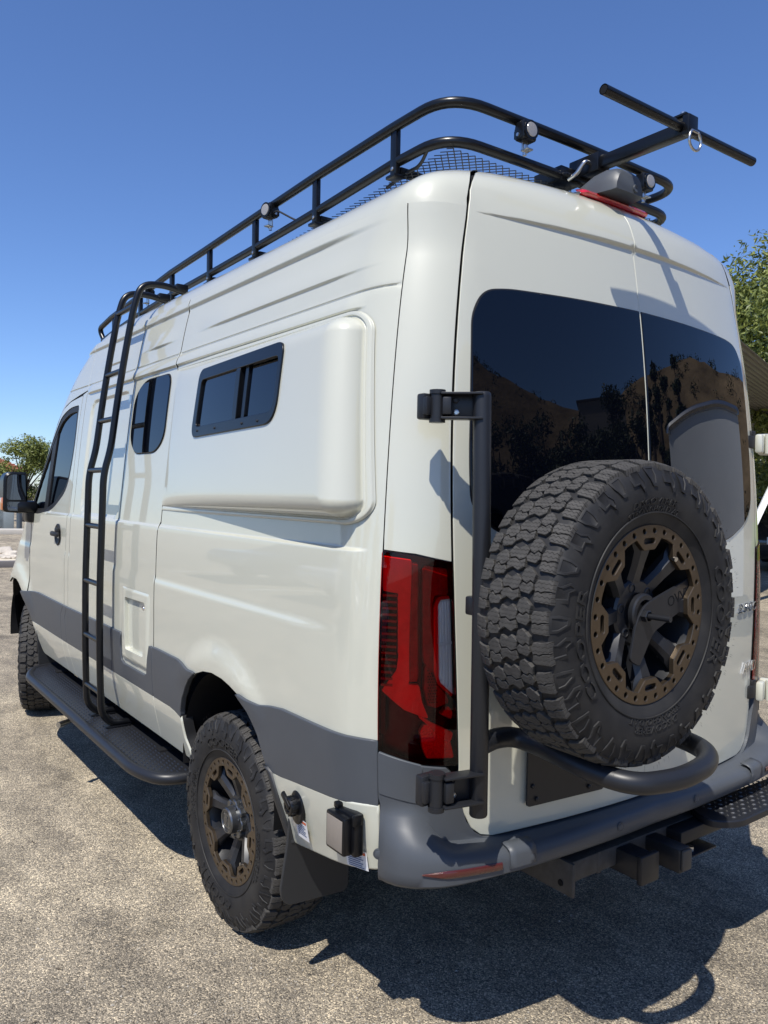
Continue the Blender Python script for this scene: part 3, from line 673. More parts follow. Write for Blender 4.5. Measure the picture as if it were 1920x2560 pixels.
# ================================================================== rear doors
def half_door(): 
    g = [( -float(gap(z)) + .007, z) for z in np.linspace(.90, 2.45, 20)]
    return [(-.0035, .640)] + [(-.640, .640), (-.680, .650), (-.712, .675), (-.735, .72), (-.752, .80)] + g + [(-.672, 2.47), (-.666, 2.50), (-.652, 2.53), (-.636, 2.552), (-.614, 2.574), (-.588, 2.590), (-.555, 2.598), (-.50, 2.603), (-.40, 2.606), (-.2, 2.609), (-.0035, 2.610)]
gw = round_poly([(-.0075, 2.224), (-.30, 2.221), (-.57, 2.213), (-.655, 2.199), (-.700, 2.13), (-.714, 1.95), (-.728, 1.72), (-.726, 1.585), (-.665, 1.525), (-.52, 1.468), (-.30, 1.455), (-.0075, 1.452)], [.004, .1, .1, .06, .08, .1, .1, .06, .06, .06, .1, .004])
def gapfill():
    mb = []
RD = rearF()
zrows = [2.452, 2.449, 2.446, 2.443, 2.440, 2.437, 2.434, 2.431, 2.428, 2.424, 2.420]
for sgn_, lab in ((1, 'left rear door carrying the spare wheel'), (-1, 'right rear door')):
    d = empty('rear_door', parent=van); d['label'] = lab
    out = [(sgn_ * p[0], p[1]) for p in half_door()]; gg = [(sgn_ * p[0], p[1]) for p in gw]
    panel('door_skin', [out], RD, PAINT, d, h=.035, vl=zrows, sgn=1, depth=.03, rd=.003)
    panel('rear_window', [gg], rearF(.004, False), GLASS, d, h=.04, sgn=1, rd=.0025, depth=.006)
    rim_ = [((p[0] - sgn_ * -.36) * 1.012 + sgn_ * -.36, (p[1] - 1.84) * 1.012 + 1.84) for p in gg]
    rim_ = [(min(p[0], -.005) if sgn_ > 0 else max(p[0], .005), p[1]) for p in rim_]
    panel('window_seal', [rim_], rearF(.0012, False), RUBBER, d, h=.06, sgn=1, rd=.0015, depth=.004)
    if sgn_ < 0:
        for z in (1.835, .858):
            mb = MB(); P = rearF(.0)(np.array([.80]), np.array([z]))[0]; P = Vector(P)
            mb.box(P + Vector((.035, -.012, 0)), (.085, .03, .075), .010, Matrix.Rotation(.35, 3, 'Z')); mb.tube([P + Vector((.055, -.034, -.038)), P + Vector((.055, -.034, .038))], .013, 12); mb.box(P + Vector((.075, -.01, 0)), (.03, .05, .085), .01, Matrix.Rotation(.3, 3, 'Z'))
            mb.build('door_hinge', PAINT, d)
            mb = MB(); mb.box(P + Vector((-.045, -.012, .004)), (.05, .022, .05), .006); mb.box(P + Vector((-.028, -.01, .034)), (.03, .02, .03), .005); mb.build('hinge_stop', RUBBER, d)
rdr = bpy.data.objects['rear_door.001']; rdl = bpy.data.objects['rear_door']
# dark sheet behind the door gaps, standing in for their shade
mb = []
fr = half_door(); L_ = [( (p[0]+.36)*1.03-.36, (p[1]-1.6)*1.012+1.6) for p in fr]; L_ = [(min(p[0], 0.), p[1]) for p in L_]
o = panel('door_gap_shade', [L_], rearF(-.022, False), DARK, van, h=.1, sgn=1, depth=.004); mir(o)
# lettering
def textmesh(txt, size=1., ext=0., res=3, align='CENTER', shear_=0.):
    c = bpy.data.curves.new('t', 'FONT'); c.body = txt; c.size = size; c.extrude = ext; c.resolution_u = res; c.align_x = align; c.align_y = 'CENTER'; c.shear = shear_
    o = bpy.data.objects.new('t', c); COL.objects.link(o); dg = bpy.context.evaluated_depsgraph_get(); me = bpy.data.meshes.new_from_object(o.evaluated_get(dg))
    vs = [v.co.copy() for v in me.vertices]; fs = [list(p.vertices) for p in me.polygons]
    bpy.data.objects.remove(o); bpy.data.curves.remove(c); bpy.data.meshes.remove(me); return vs, fs
def badge(txt, x0, x1, zc, hgt, shear_=0.):
    vs, fs = textmesh(txt, 1., .06, 3, 'LEFT', shear_); mx = max(v.x for v in vs); mn = min(v.x for v in vs); my = max(v.y for v in vs); ny = min(v.y for v in vs)
    out = []
    for v in vs:
        x = x0 + (x1 - x0) * (v.x - mn) / (mx - mn); z = zc + hgt * ((v.y - ny) / (my - ny) - .5); P = rearF(.002 + (.004 if v.z > 0 else 0))(np.array([x]), np.array([z]))[0]; out.append(P)
    mk('badge', out, fs, CHROME, rdr, flat=True)
badge('2500', .600, .795, 1.200, .034, .2); badge('AWD', .665, .795, .966, .040, .3)
# ================================================================== tail lights
TL = dict(
 bright=[(-0.005, 1.439), (0.432, 1.429), (0.425, 1.336), (0.414, 1.248), (0.406, 1.17), (0.412, 1.087), (0.554, 1.085), (0.587, 1.04), (0.664, 0.998), (0.35, 1.023), (0.037, 1.071), (0.245, 1.126), (0.276, 1.17), (0.269, 1.248), (0.25, 1.341), (0.008, 1.347)],
 mid=[(0.445, 1.424), (0.545, 1.42), (0.549, 1.1), (0.424, 1.097), (0.420, 1.17), (0.428, 1.248), (0.438, 1.336)],
 right=[(0.652, 1.413), (0.988, 1.402), (0.988, 1.335), (0.812, 1.335), (0.765, 1.304), (0.757, 1.2), (0.755, 1.117), (0.654, 1.150), (0.654, 1.296)],
 clear=[(0.788, 1.309), (0.825, 1.324), (0.895, 1.327), (0.985, 1.328), (0.990, 1.242), (0.985, 1.052), (0.805, 1.092), (0.776, 1.112), (0.780, 1.2), (0.783, 1.265)],
 mesh=[(0.654, 1.141), (0.755, 1.103), (0.804, 1.082), (0.918, 1.053), (0.939, 1.036), (0.777, 1.025), (0.676, 1.033), (0.639, 1.073)],
 low=[(0.574, 0.96), (0.619, 0.974), (0.707, 0.974), (0.941, 0.927), (0.985, 0.880), (0.648, 0.887), (0.595, 0.915)],
 streak=[(0.553, 1.001), (0.663, 0.986), (0.965, 0.948), (0.957, 0.936), (0.929, 0.926), (0.707, 0.972)],
 dots=[(0.938, 1.021), (0.983, 1.01), (0.981, 0.989), (0.867, 1.003)])
hous = [(-.004, 1.452), (0.5, 1.444), (.992, 1.424), (.992, 0.860), (0.55, 0.873), (-.004, 0.908)]
def taillight():
    t = empty('tail_light', parent=van)
    clear = round_poly(TL['clear'], .012); ho_ = round_poly(hous, .006)
    panel('outer_lens', [ho_, [(p[0], p[1]) for p in clear if p[0] < .99]], cornF(.006), LENSR, t, h=.05, sgn=1, rd=.003, depth=.004)
    panel('clear_lens', [[(min(p[0], .989), p[1]) for p in clear]], cornF(.0065), LENSC, t, h=.05, sgn=1, rd=.001, depth=.003)
    panel('lamp_housing', [ho_], cornF(-.030), LBLACK, t, h=.06, sgn=1, rd=.001, depth=.004)
    mbw = MB(); L_ = resample(ho_, .03); P0 = cornF(.004)(L_[:, 0], L_[:, 1]); P1 = cornF(-.031)(L_[:, 0], L_[:, 1]); n = len(L_)
    mbw.add([tuple(p) for p in P0] + [tuple(p) for p in P1], [(i, (i + 1) % n, n + (i + 1) % n, n + i) for i in range(n)]); mbw.build('lamp_wall', LBLACK, t, angle=30)
    for k, M_, off, nm in (('bright', LWHITE, -.004, 'brake_light_guide'), ('mid', LGREY, -.012, 'side_reflector'), ('right', LGREY, -.016, 'fog_chamber'), ('clear', LRIB, -.007, 'reversing_reflector'), ('low', LFACET, -.006, 'rear_reflector'), ('streak', LWHITE, -.003, 'light_guide'), ('dots', LFACET, -.010, 'fog_reflector'), ('mesh', LGREY, -.008, 'lamp_grid')):
        panel(nm, [round_poly(TL[k], .012)], cornF(off), M_, t, h=.03, sgn=1, rd=.004, depth=.02)
    mb = MB(); C = cornF(.0005)
    for i in range(15):
        z = 1.335 - i * .0175; s0, s1 = .02, .235 - (.05 if z < 1.13 else 0); q = []
        for off in (.0005, -.012):
            P = cornF(off)(np.array([s0, s1, s1, s0]), np.array([z, z, z - .006, z - .006])); q += [tuple(p) for p in P]
        mb.add(q, [(0, 1, 2, 3), (0, 4, 5, 1), (3, 2, 6, 7)])
    mb.build('heat_ribs', LGREY, t, flat=True)
    mb = MB()
    for i in range(5):
        s0 = .815 + i * .036; zt_ = 1.318; zb = 1.075 if s0 > .86 else 1.10; q = []
        for off in (-.003, -.008):
            P = cornF(off)(np.array([s0, s0 + .008, s0 + .008, s0]), np.array([zt_, zt_, zb, zb])); q += [tuple(p) for p in P]
        mb.add(q, [(0, 1, 2, 3), (0, 3, 7, 4), (1, 5, 6, 2)])
    P = cornF(-.0025)(np.array([.80, .985, .985, .80]), np.array([1.202, 1.206, 1.199, 1.195])); mb.add([tuple(p) for p in P], [(0, 1, 2, 3)])
    mb.build('lens_ribs', LRIB, t, flat=True)
    mb = MB(); C = cornF(-.002)
    for i in range(12):
        for j in range(4):
            s = .66 + j * .03 + (i % 2) * .015; z = 1.13 - i * .008
            if s > .66 + .28 * (1.14 - z) / .1: continue
            P = C(np.array([s, s + .018, s + .018, s]), np.array([z, z, z - .004, z - .004])); mb.add([tuple(p) for p in P], [(0, 1, 2, 3)])
    mb.build('lamp_mesh', LBLACK, t, flat=True)
    return t
tl = taillight()
t2 = tl.copy(); COL.objects.link(t2); t2.scale = (-1, 1, 1)
for c in list(tl.children): k = c.copy(); COL.objects.link(k); k.parent = t2
# ================================================================== rear bumper
def contour(z, off, n1=16, n2=26):
    ds = float(np.interp(z, zg, DSg)); P = [cornerP(d, z, off) for d in np.linspace(ds, -KR, n1)]
    x0 = -P[-1][0]
    for x in np.linspace(x0, 0, n2 + 1)[1:]: P.append(np.array([-x, float(YR(x, z)) - off, z]))
    return np.array(P)
Zs = .640
base = contour(.70, .0); X = -base[:, 0]
e = np.interp(X, [0, .3, .6, .75, .83, .88, .91, .93, .945, .955], [.045, .060, .080, .084, .085, .078, .062, .040, .014, .0])
Nrm = np.zeros_like(base); tt = np.gradient(base, axis=0); Nrm[:, 0] = tt[:, 1]; Nrm[:, 1] = -tt[:, 0]; Nrm /= np.linalg.norm(Nrm, axis=1, keepdims=True)
if Nrm[-1, 1] > 0: Nrm = -Nrm
hi0 = .010
ztop = np.interp(X, [0, .655, .70, .735, .765, .785, 1.1], [.630, .632, .655, .70, .80, .862, .905]); tz = np.interp(X, [.77, .86, .95], [.862, .874, .905]); ztop = np.where(X > .785, tz, ztop)
rowsB = []
for k, (zk, wl) in enumerate([(.545, -.9), (.548, .2), (.556, .72), (.572, 1.0), (.600, 1.02), (.622, 1.0), (.634, .93), (.642, .78), (.646, .5), (.648, .2), (.650, .02)]):
    off = hi0 + (e * wl if wl >= 0 else -.05); z = zk
    zz_ = np.full(len(X), zk)
    if k >= 5:
        # ledge sits lower in the middle (just under the door) and spreads upwards at the corner
        zz_ = zz_ + np.interp(X, [0, .60, .75, .85], [-.018, -.018, .0, .01]); cw = sst((X - .79) / .11); zz_ = zz_ + (np.linspace(.63, .755, 6)[k - 5] - zz_) * cw
    rowsB.append(base * [1, 1, 0] + Nrm * (off if np.ndim(off) else np.full(len(X), off))[:, None] + np.stack([0 * X, 0 * X, zz_], 1))
zl = rowsB[-1][:, 2]
for t in (.15, .4, .7, .95, 1.0):
    z = zl + np.maximum(ztop - zl, 0.0) * t
    P = np.array([cornerP(dd, z_, hi0) if False else [0, 0, 0] for dd, z_ in []]) if False else None
    R_ = base * [1, 1, 0] + Nrm * (hi0 if t < 1 else -.012) + np.stack([0 * X, 0 * X, z], 1)
    dx = W(z) - W(.70); wgt = sst((X - .72) / .2); R_[:, 0] -= dx * wgt
    rowsB.append(R_)
Gb = np.array(rowsB); Gm = Gb[:, ::-1].copy(); Gm[:, :, 0] *= -1; Gfull = np.concatenate([Gb, Gm[:, 1:]], axis=1)
bumper = empty('rear_bumper', parent=van)
gridmesh('bumper_cover', Gfull, GREY, bumper, angle=50)
def bumpP(x, z, off=0.):
    """point on the bumper's outer face near height z"""
    i = np.argsort(X); ax = abs(x); b = np.array([np.interp(ax, X[i], base[i, 1])])[0]; ee = np.interp(ax, X[i], e[i]); nx = np.interp(ax, X[i], -Nrm[i, 0]); ny = np.interp(ax, X[i], Nrm[i, 1])
    o_ = hi0 + ee * 1.01 + off; return Vector(((-1 if x < 0 else 1) * (ax + nx * o_), b + ny * o_, z)), Vector(((-1 if x < 0 else 1) * nx, ny, 0))
# reflectors, sensors, seams
for sg in (1, -1):
    mb = MB(); xs = np.linspace(.870, .672, 14); vs = []; fs = []
    for i, x in enumerate(xs):
        hh = .011 * min(1, (i + .4) / 3); c, n = bumpP(-x * sg, .606 - .010 * i / 13, .0025); vs += [c + Vector((0, 0, -hh)) , c + n * .003 + Vector((0, 0, -hh * .6)), c + n * .003 + Vector((0, 0, hh * .6)), c + Vector((0, 0, hh))]
    for i in range(13):
        for k in range(3): f = (i * 4 + k, (i + 1) * 4 + k, (i + 1) * 4 + k + 1, i * 4 + k + 1); fs.append(f if sg > 0 else f[::-1])
    mb.add(vs, fs); mb.build('bumper_reflector', REFL, bumper)
for x in (-.945, -.57, -.20, .20, .57, .945):
    c, n = bumpP(x, .625 if abs(x) > .9 else .598, .0005); ang = math.atan2(n.y, n.x); Mx = Matrix.Translation(c) @ Matrix.Rotation(ang + math.pi, 4, 'Z')
    mb = MB(); mb.lathe([(.004, .0145), (-.0025, .0145), (-.003, .0115), (-.001, .011)], Mx, 20); mb.lathe([(-.001, .011), (-.0035, .010), (-.0045, .006), (-.0045, 0)], Mx, 20); mb.build('parking_sensor', GREY, bumper)
for sg in (-1, 1):      # end caps of the step pad
    mb = MB(); vs = []; fs = []
    prof = [(.560, .55), (.58, 1.0), (.615, 1.0), (.628, .93), (.6345, .76), (.638, .45)]
    xs = np.linspace(.645, .555, 5)
    for x in xs:
        for z, f_ in prof:
            c, n = bumpP(x * sg, z, 0); ee = np.interp(x, np.sort(X), e[np.argsort(X)]); vs.append(c - n * (ee * (1.01 - f_) - .0045) + Vector((0, 0, .002)))
    for i in range(4):
        for k in range(5): f = (i * 6 + k, i * 6 + k + 1, (i + 1) * 6 + k + 1, (i + 1) * 6 + k); fs.append(f if sg > 0 else f[::-1])
    mb.add(vs, fs); o = mb.build('step_pad_cap', GREY, bumper, angle=60); sm = o.modifiers.new('t', 'SOLIDIFY'); sm.thickness = .003; sm.offset = -1
# corner cap seam: thin raised cap above the main bumper
capF = cornF(.0135)
for sg in (1, -1):
    o = panel('bumper_corner_cap', [round_poly([(.01, .902), (.545, .868), (.50, .765), (.01, .790)], [.004, .02, .02, .004])], capF, GREY, bumper, h=.03, sgn=1, rd=.003, depth=.012)
    if sg < 0: o.scale = (-1, 1, 1)
# ================================================================== wheels (axis local X, outer face towards -X)
RT = .392
def tyre_mesh():
    mb = MB()
    prof = [(-.098, .216), (-.108, .224), (-.112, .236), (-.1235, .262), (-.1295, .295), (-.1295, .318), (-.126, .340), (-.119, .360), (-.110, .373), (-.096, .3795), (-.05, .3825), (0, .3835)]
    prof = prof + [(-a, r) for a, r in prof[::-1][1:]]
    mb.lathe(prof, seg=96, mi=0)
    # raised rings on the side wall
    for sg in (-1, 1):
        mb.lathe([(sg * .1235, .2565), (sg * .1262, .2575), (sg * .1262, .2600), (sg * .1240, .2615)], seg=96, mi=0)
        pass
    NP = 34; pitch = 2 * math.pi / NP
    def block(poly, th0, top=RT, base=.376, ins=.0013, sg=1, mi=1):
        if mi == 1 and abs(sum(p[0] for p in poly) / len(poly)) >= .07: poly = [(p[0], p[1] * 1.22) for p in poly]
        """poly in (axial, arc length) extruded outwards"""
        if abs(sum(p[0] for p in poly) / len(poly)) < .07:
            cx_ = sum(p[0] for p in poly) / len(poly); cy_ = sum(p[1] for p in poly) / len(poly); poly = [(cx_ + (p[0] - cx_) * 1.13, .026 + (p[1] - .026) * 1.26) for p in poly]
        n = len(poly); A = sum(poly[i][0] * poly[(i + 1) % n][1] - poly[(i + 1) % n][0] * poly[i][1] for i in range(n))
        pl = [Vector(p) for p in (poly if A > 0 else poly[::-1])]; vs = []
        def put(p, r): th = th0 + sg * p.y / RT; return Vector((p.x, r * math.cos(th), r * math.sin(th)))
        for k in range(3):
            for i in range(n):
                p = pl[i]
                if k == 2:
                    e1 = (pl[i] - pl[i - 1]).normalized(); e2 = (pl[(i + 1) % n] - pl[i]).normalized(); n1 = Vector((-e1.y, e1.x)); q = n1 + Vector((-e2.y, e2.x)); p = p + q / max(q.dot(n1), .5) * ins
                drop = .010 * max(0, (abs(p.x) - .062) / .05) ** 2
                vs.append(put(p, (base if k == 0 else (top - .0012 if k == 1 else top)) - drop))
        fs = []
        for k in range(2):
            for i in range(n): j = (i + 1) % n; fs.append((k * n + i, k * n + j, (k + 1) * n + j, (k + 1) * n + i))
        fs.append(tuple(2 * n + i for i in range(n)))
        if sg < 0: fs = [f[::-1] for f in fs]
        mb.add(vs, fs, mi)
    L = pitch * RT
    for k in range(NP):
        t0 = k * pitch; j = rnd.uniform(-.0008, .0008)
        # shoulder blocks, sipe across the middle, both sides mirrored
        for sg in (1, -1):
            a = 1 if sg > 0 else -1; tt = t0 + (0 if sg > 0 else pitch * .5)
            w1 = -.1175 if k % 2 else -.112
            block([(a * w1, .000), (a * -.080, .001), (a * -.0735, .006), (a * -.076, .0185), (a * -.085, .0205), (a * -.092, .0180), (a * -.1, .0215), (a * w1, .0225)], tt, sg=1)
            block([(a * w1, .0245), (a * -.1, .0235), (a * -.092, .020), (a * -.085, .0225), (a * -.076, .0205), (a * -.072, .033), (a * -.079, .044), (a * -.0985, .0445), (a * w1, .0475)], tt, sg=1)
            # tie bar low in the groove
            block([(a * -.108, .047), (a * -.092, .047), (a * -.092, .074), (a * -.108, .074)], tt, top=.3835, base=.375, sg=1, mi=0)
        # inner rows: two hooked blocks and a centre row
        for sg in (1, -1):
            a = 1 if sg > 0 else -1; tt = t0 + pitch * (.32 if sg > 0 else .82)
            block([(a * -.066, .010), (a * -.058, .001), (a * -.034, .004), (a * -.028, .013), (a * -.037, .021), (a * -.048, .018), (a * -.056, .024), (a * -.064, .021)], tt)
            block([(a * -.064, .0232), (a * -.056, .0265), (a * -.048, .0205), (a * -.037, .0235), (a * -.0285, .031), (a * -.034, .046), (a * -.047, .052), (a * -.057, .046), (a * -.067, .038)], tt)
        tt = t0 + pitch * .05
        block([(-.024, .008), (-.010, .000), (.008, .006), (.021, .000), (.027, .012), (.020, .021), (.006, .0235), (-.006, .018), (-.022, .024)], tt)
        block([(-.022, .0262), (-.006, .0205), (.006, .026), (.020, .0235), (.028, .034), (.019, .048), (.004, .043), (-.010, .052), (-.026, .042)], tt)
        # side biters on both walls
        for sg in (-1, 1):
            def P(r, y, up): 
                aa = np.interp(r, [.262, .295, .318, .340, .360, .373, .380], [.1235, .1295, .1295, .126, .119, .110, .101]) + up; th = t0 + y / RT; return Vector((sg * aa, r * math.cos(th), r * math.sin(th)))
            off = 0 if k % 2 else .003
            shp = [(.379, .002), (.379, .045), (.367, .044), (.352 - off, .060), (.340 - off, .056), (.338 - off, .047), (.352, .034), (.352, .006)] if k % 2 else [(.379, .002), (.379, .045), (.362, .046), (.344, .040), (.345, .022), (.357, .012), (.366, .004)]
            shp = [(.379 - (.379 - r) * 1.62, y * 1.08) for r, y in shp]
            n = len(shp); cr = sum(p[0] for p in shp) / n; cy = sum(p[1] for p in shp) / n
            lo = [P(r, y, -.004) for r, y in shp]; h_ = [P(cr + (r - cr) * .95, cy + (y - cy) * .95, .0042) for r, y in shp]; in_ = [P(cr + (r - cr) * .66, cy + (y - cy) * .66, .0042) for r, y in shp]; fl = [P(cr + (r - cr) * .60, cy + (y - cy) * .60, .0020) for r, y in shp]
            fs = []
            for q in range(3):
                for i in range(n): jn = (i + 1) % n; fs.append((q * n + i, q * n + jn, (q + 1) * n + jn, (q + 1) * n + i))
            fs.append(tuple(3 * n + i for i in range(n)))
            if sg < 0: fs = [f[::-1] for f in fs]
            mb.add(lo + h_ + in_ + fl, fs, 0)
    # lettering on the outer wall: (text, centre angle seen from outside (deg, 0 = up, clockwise), radius, height)
    def wall_text(txt, cdeg, r0, hgt, width_deg, up=.0028, shear_=.0):
        vs, fs = textmesh(txt, 1., .1, 2, 'CENTER', shear_)
        mx = max(v.x for v in vs); mn = min(v.x for v in vs); my = max(v.y for v in vs); ny = min(v.y for v in vs); out = []
        for v in vs:
            f = (v.x - mn) / (mx - mn) - .5; r = r0 + hgt * ((v.y - ny) / (my - ny) - .5); a = math.radians(cdeg + f * width_deg)
            base_ = np.interp(r, [.224, .236, .262, .295, .318, .340], [.108, .112, .1235, .1295, .1295, .126]); ax = base_ + (up if v.z > 0 else -.003)
            # outside view from -X: right-hand side of the viewer is local -Y
            out.append(Vector((-ax, -r * math.sin(a), r * math.cos(a))))
        mb.add(out, fs, 0)
    wall_text('COOPER', 97, .290, .033, 54, .0042, .15); wall_text('COOPER', 262, .290, .033, 54, .0042, .15)
    wall_text('DISCOVERER', 0, .288, .016, 36, .0024, .25); wall_text('STRONGHOLD AT', 0, .268, .016, 46, .0024, .25)
    wall_text('DISCOVERER', 180, .288, .016, 36, .0024, .25); wall_text('STRONGHOLD AT', 180, .268, .016, 46, .0024, .25)
    # vent spews
    for i in range(170):
        a = rnd.uniform(0, 2 * math.pi); sg = -1; rr = rnd.choice([.389, .383, .35]); ax = -.118 if rr > .38 else -.124
        p = Vector((ax, rr * math.cos(a), rr * math.sin(a))); rad = Vector((0, math.cos(a), math.sin(a))); dirv = (rad * (1 if rr > .38 else .2) + Vector((-.6 if rr < .38 else -.15, 0, 0))).normalized()
        t_ = rad.cross(Vector((1, 0, 0))); mb.add([p - t_ * .0006, p + t_ * .0006, p + dirv * rnd.uniform(.006, .012)], [(0, 1, 2)], 0)
    me_o = mb.build('tyre', [TYRE, TREAD], None, angle=40); me = me_o.data; bpy.data.objects.remove(me_o); return me
TYRE_ME = tyre_mesh()
def disc_panel(mb, outer, holes, a_front, depth, mi=0, bev=.0015):
    """2-D outline with holes (plane y,z) made into a slab whose face is at axial a_front (outside = -X)"""
    LP = [np.array(outer)] + [np.array(h) for h in holes]
    def area(l): return np.sum(l[:, 0] * np.roll(l[:, 1], -1) - np.roll(l[:, 0], -1) * l[:, 1])
    LP = [l if (area(l) > 0) == (i == 0) else l[::-1] for i, l in enumerate(LP)]
    pts = []; ed = []; o = 0
    for l in LP: n = len(l); pts += [Vector(p) for p in l]; ed += [(o + i, o + (i + 1) % n) for i in range(n)]; o += n
    vc, _, fc, *_ = delaunay_2d_cdt(pts, ed, [], 0, 1e-7); P = np.array([[v.x, v.y] for v in vc]); fc = np.array([list(f) for f in fc]); fc = fc[pip(P[fc].mean(1), LP)]
    mb.add([(a_front, p[0], p[1]) for p in P], [tuple(f)[::-1] for f in fc], mi)
    for l in LP:
        n = len(l); t = np.roll(l, -1, 0) - np.roll(l, 1, 0); t /= np.maximum(np.linalg.norm(t, axis=1, keepdims=True), 1e-9); o2 = np.stack([t[:, 1], -t[:, 0]], 1) * bev
        vs = [(a_front, *p) for p in l] + [(a_front + bev, *p) for p in l + o2] + [(a_front + depth, *p) for p in l + o2]
        fs = []
        for r in range(2):
            for i in range(n): j = (i + 1) % n; fs.append((r * n + j, r * n + i, (r + 1) * n + i, (r + 1) * n + j)[::-1])
        mb.add(vs, [f[::-1] for f in fs], mi)
def circ(cy, cz, r, n=16): return [(cy + r * math.cos(2 * math.pi * k / n), cz + r * math.sin(2 * math.pi * k / n)) for k in range(n)]
def rot2(p, a): c, s = math.cos(a), math.sin(a); return (p[0] * c - p[1] * s, p[0] * s + p[1] * c)
def ring_mesh():
    mb = MB(); outer = circ(0, 0, .2265, 128); inner = []
    for k in range(8):
        a = k * math.pi / 4
        for r, d in ((.1985, -22.5), (.1985, -17.5), (.1975, -14.5), (.170, -8.6), (.166, -7.2), (.166, 7.2), (.170, 8.6), (.1975, 14.5), (.1985, 17.5)):
            inner.append((r * math.cos(a + math.radians(d)), r * math.sin(a + math.radians(d))))
    holes = [inner]
    for k in range(32):
        a = math.radians(11.25 * k + 5.6); holes.append(circ(.2125 * math.cos(a), .2125 * math.sin(a), .0082, 14))
    for k in range(8):
        a = k * math.pi / 4; pill = [(.186 + .0088 * math.cos(t), .0155 + .0088 * math.sin(t)) for t in np.linspace(0, math.pi, 9)] + [(.186 + .0088 * math.cos(t), -.0155 + .0088 * math.sin(t)) for t in np.linspace(math.pi, 2 * math.pi, 9)]
        holes.append([rot2(p, a) for p in pill])
    disc_panel(mb, outer, holes, -.112, .014, 0)
    mb.lathe([(-.111, .2265), (-.105, .2285), (-.098, .2285), (-.09, .2255)], seg=96, mi=0)
    o = mb.build('rim_ring', BRONZE, None, angle=30); me = o.data; bpy.data.objects.remove(o); return me
def spoke_mesh():
    mb = MB()
    # one faceted spoke along +Y (local), from hub to ring
    st = [(.060, .028, -.066, -.030), (.085, .022, -.072, -.036), (.125, .0215, -.086, -.050), (.160, .026, -.0985, -.062), (.176, .034, -.0985, -.075), (.200, .038, -.0985, -.080)]
    vs = []; fs = []
    for r, hw, af, ab in st: vs += [(af + .014, r, -hw), (af, r, -hw * .62), (af, r, hw * .62), (af + .014, r, hw), (ab, r, hw * .9), (ab, r, -hw * .9)]
    n = 6
    for i in range(len(st) - 1):
        for k in range(n): j = (k + 1) % n; fs.append((i * n + k, (i + 1) * n + k, (i + 1) * n + j, i * n + j))
    fs.append((0, 1, 2, 3, 4, 5)); fs.append(tuple((len(st) - 1) * n + k for k in range(n))[::-1])
    mb.add(vs, fs); o = mb.build('spoke', SPOKE, None, angle=20); me = o.data; bpy.data.objects.remove(o); return me
def barrel_mesh():
    mb = MB()
    mb.lathe([(-.098, .2262), (-.095, .2135), (-.07, .2035), (-.02, .1985), (.09, .1985), (.108, .222)], seg=72)
    mb.lathe([(.030, .198), (.028, .16), (.02, .15), (.018, 0)], seg=48)
    o = mb.build('rim_barrel', SPOKE, None, angle=40); me = o.data; bpy.data.objects.remove(o); return me
def hub_mesh():
    mb = MB(); mb.lathe([(-.03, .088), (-.064, .086), (-.070, .080), (-.070, .05), (-.062, .046), (-.062, 0)], seg=48)
    for k in range(6):
        a = math.radians(60 * k + 15); mb.lathe([(-.056, .0125), (-.0712, .0125), (-.0725, .010), (-.060, .009), (-.060, 0)], Matrix.Translation((0, .066 * math.cos(a), .066 * math.sin(a))), 16)
    o = mb.build('hub', SPOKE, None, angle=30); me = o.data; bpy.data.objects.remove(o); return me
def cap_mesh():
    mb = MB(); oc = []
    for k in range(8):
        a = k * math.pi / 4
        for d, r in ((-12, .066), (-6, .070), (6, .070), (12, .066), (16, .060), (29, .060)): oc.append((r * math.cos(a + math.radians(d)), r * math.sin(a + math.radians(d))))
    disc_panel(mb, oc, [], -.088, .030, 0, .003)
    mb.lathe([(-.088, .050), (-.112, .047), (-.117, .043), (-.117, .039), (-.1145, .038), (-.1145, 0)], seg=48)
    mb.lathe([(-.1143, .0355), (-.1162, .035), (-.1162, .0335), (-.1143, .033)], seg=48)
    for k in range(36):
        a = 2 * math.pi * k / 36; mb.box((-.1152, .0295 * math.cos(a), .0295 * math.sin(a)), (.002, .0028, .0022), 0, Matrix.Rotation(a, 3, 'X'))
    for pol in ([(-.006, .004), (.004, .006), (.006, .016), (-.002, .018), (-.007, .012)], [(-.007, .002), (.006, .004), (.003, -.008), (-.004, -.007)], [(-.005, -.009), (.004, -.010), (.007, -.017), (-.006, -.018)]):
        mb.prism(pol, Matrix.Translation((-.114, 0, 0)) @ Matrix.Rotation(math.radians(-90), 4, 'Y'), .0022)
    for k in range(8):
        a = k * math.pi / 4 + .39; mb.lathe([(-.086, .0042), (-.0925, .0042), (-.0935, .003), (-.091, 0)], Matrix.Translation((0, .056 * math.cos(a), .056 * math.sin(a))), 10)
    o = mb.build('hub_cap', HUBM, None, angle=30); me = o.data; bpy.data.objects.remove(o); return me
RING_ME, SPOKE_ME, BARREL_ME, HUB_ME, CAP_ME = ring_mesh(), spoke_mesh(), barrel_mesh(), hub_mesh(), cap_mesh()
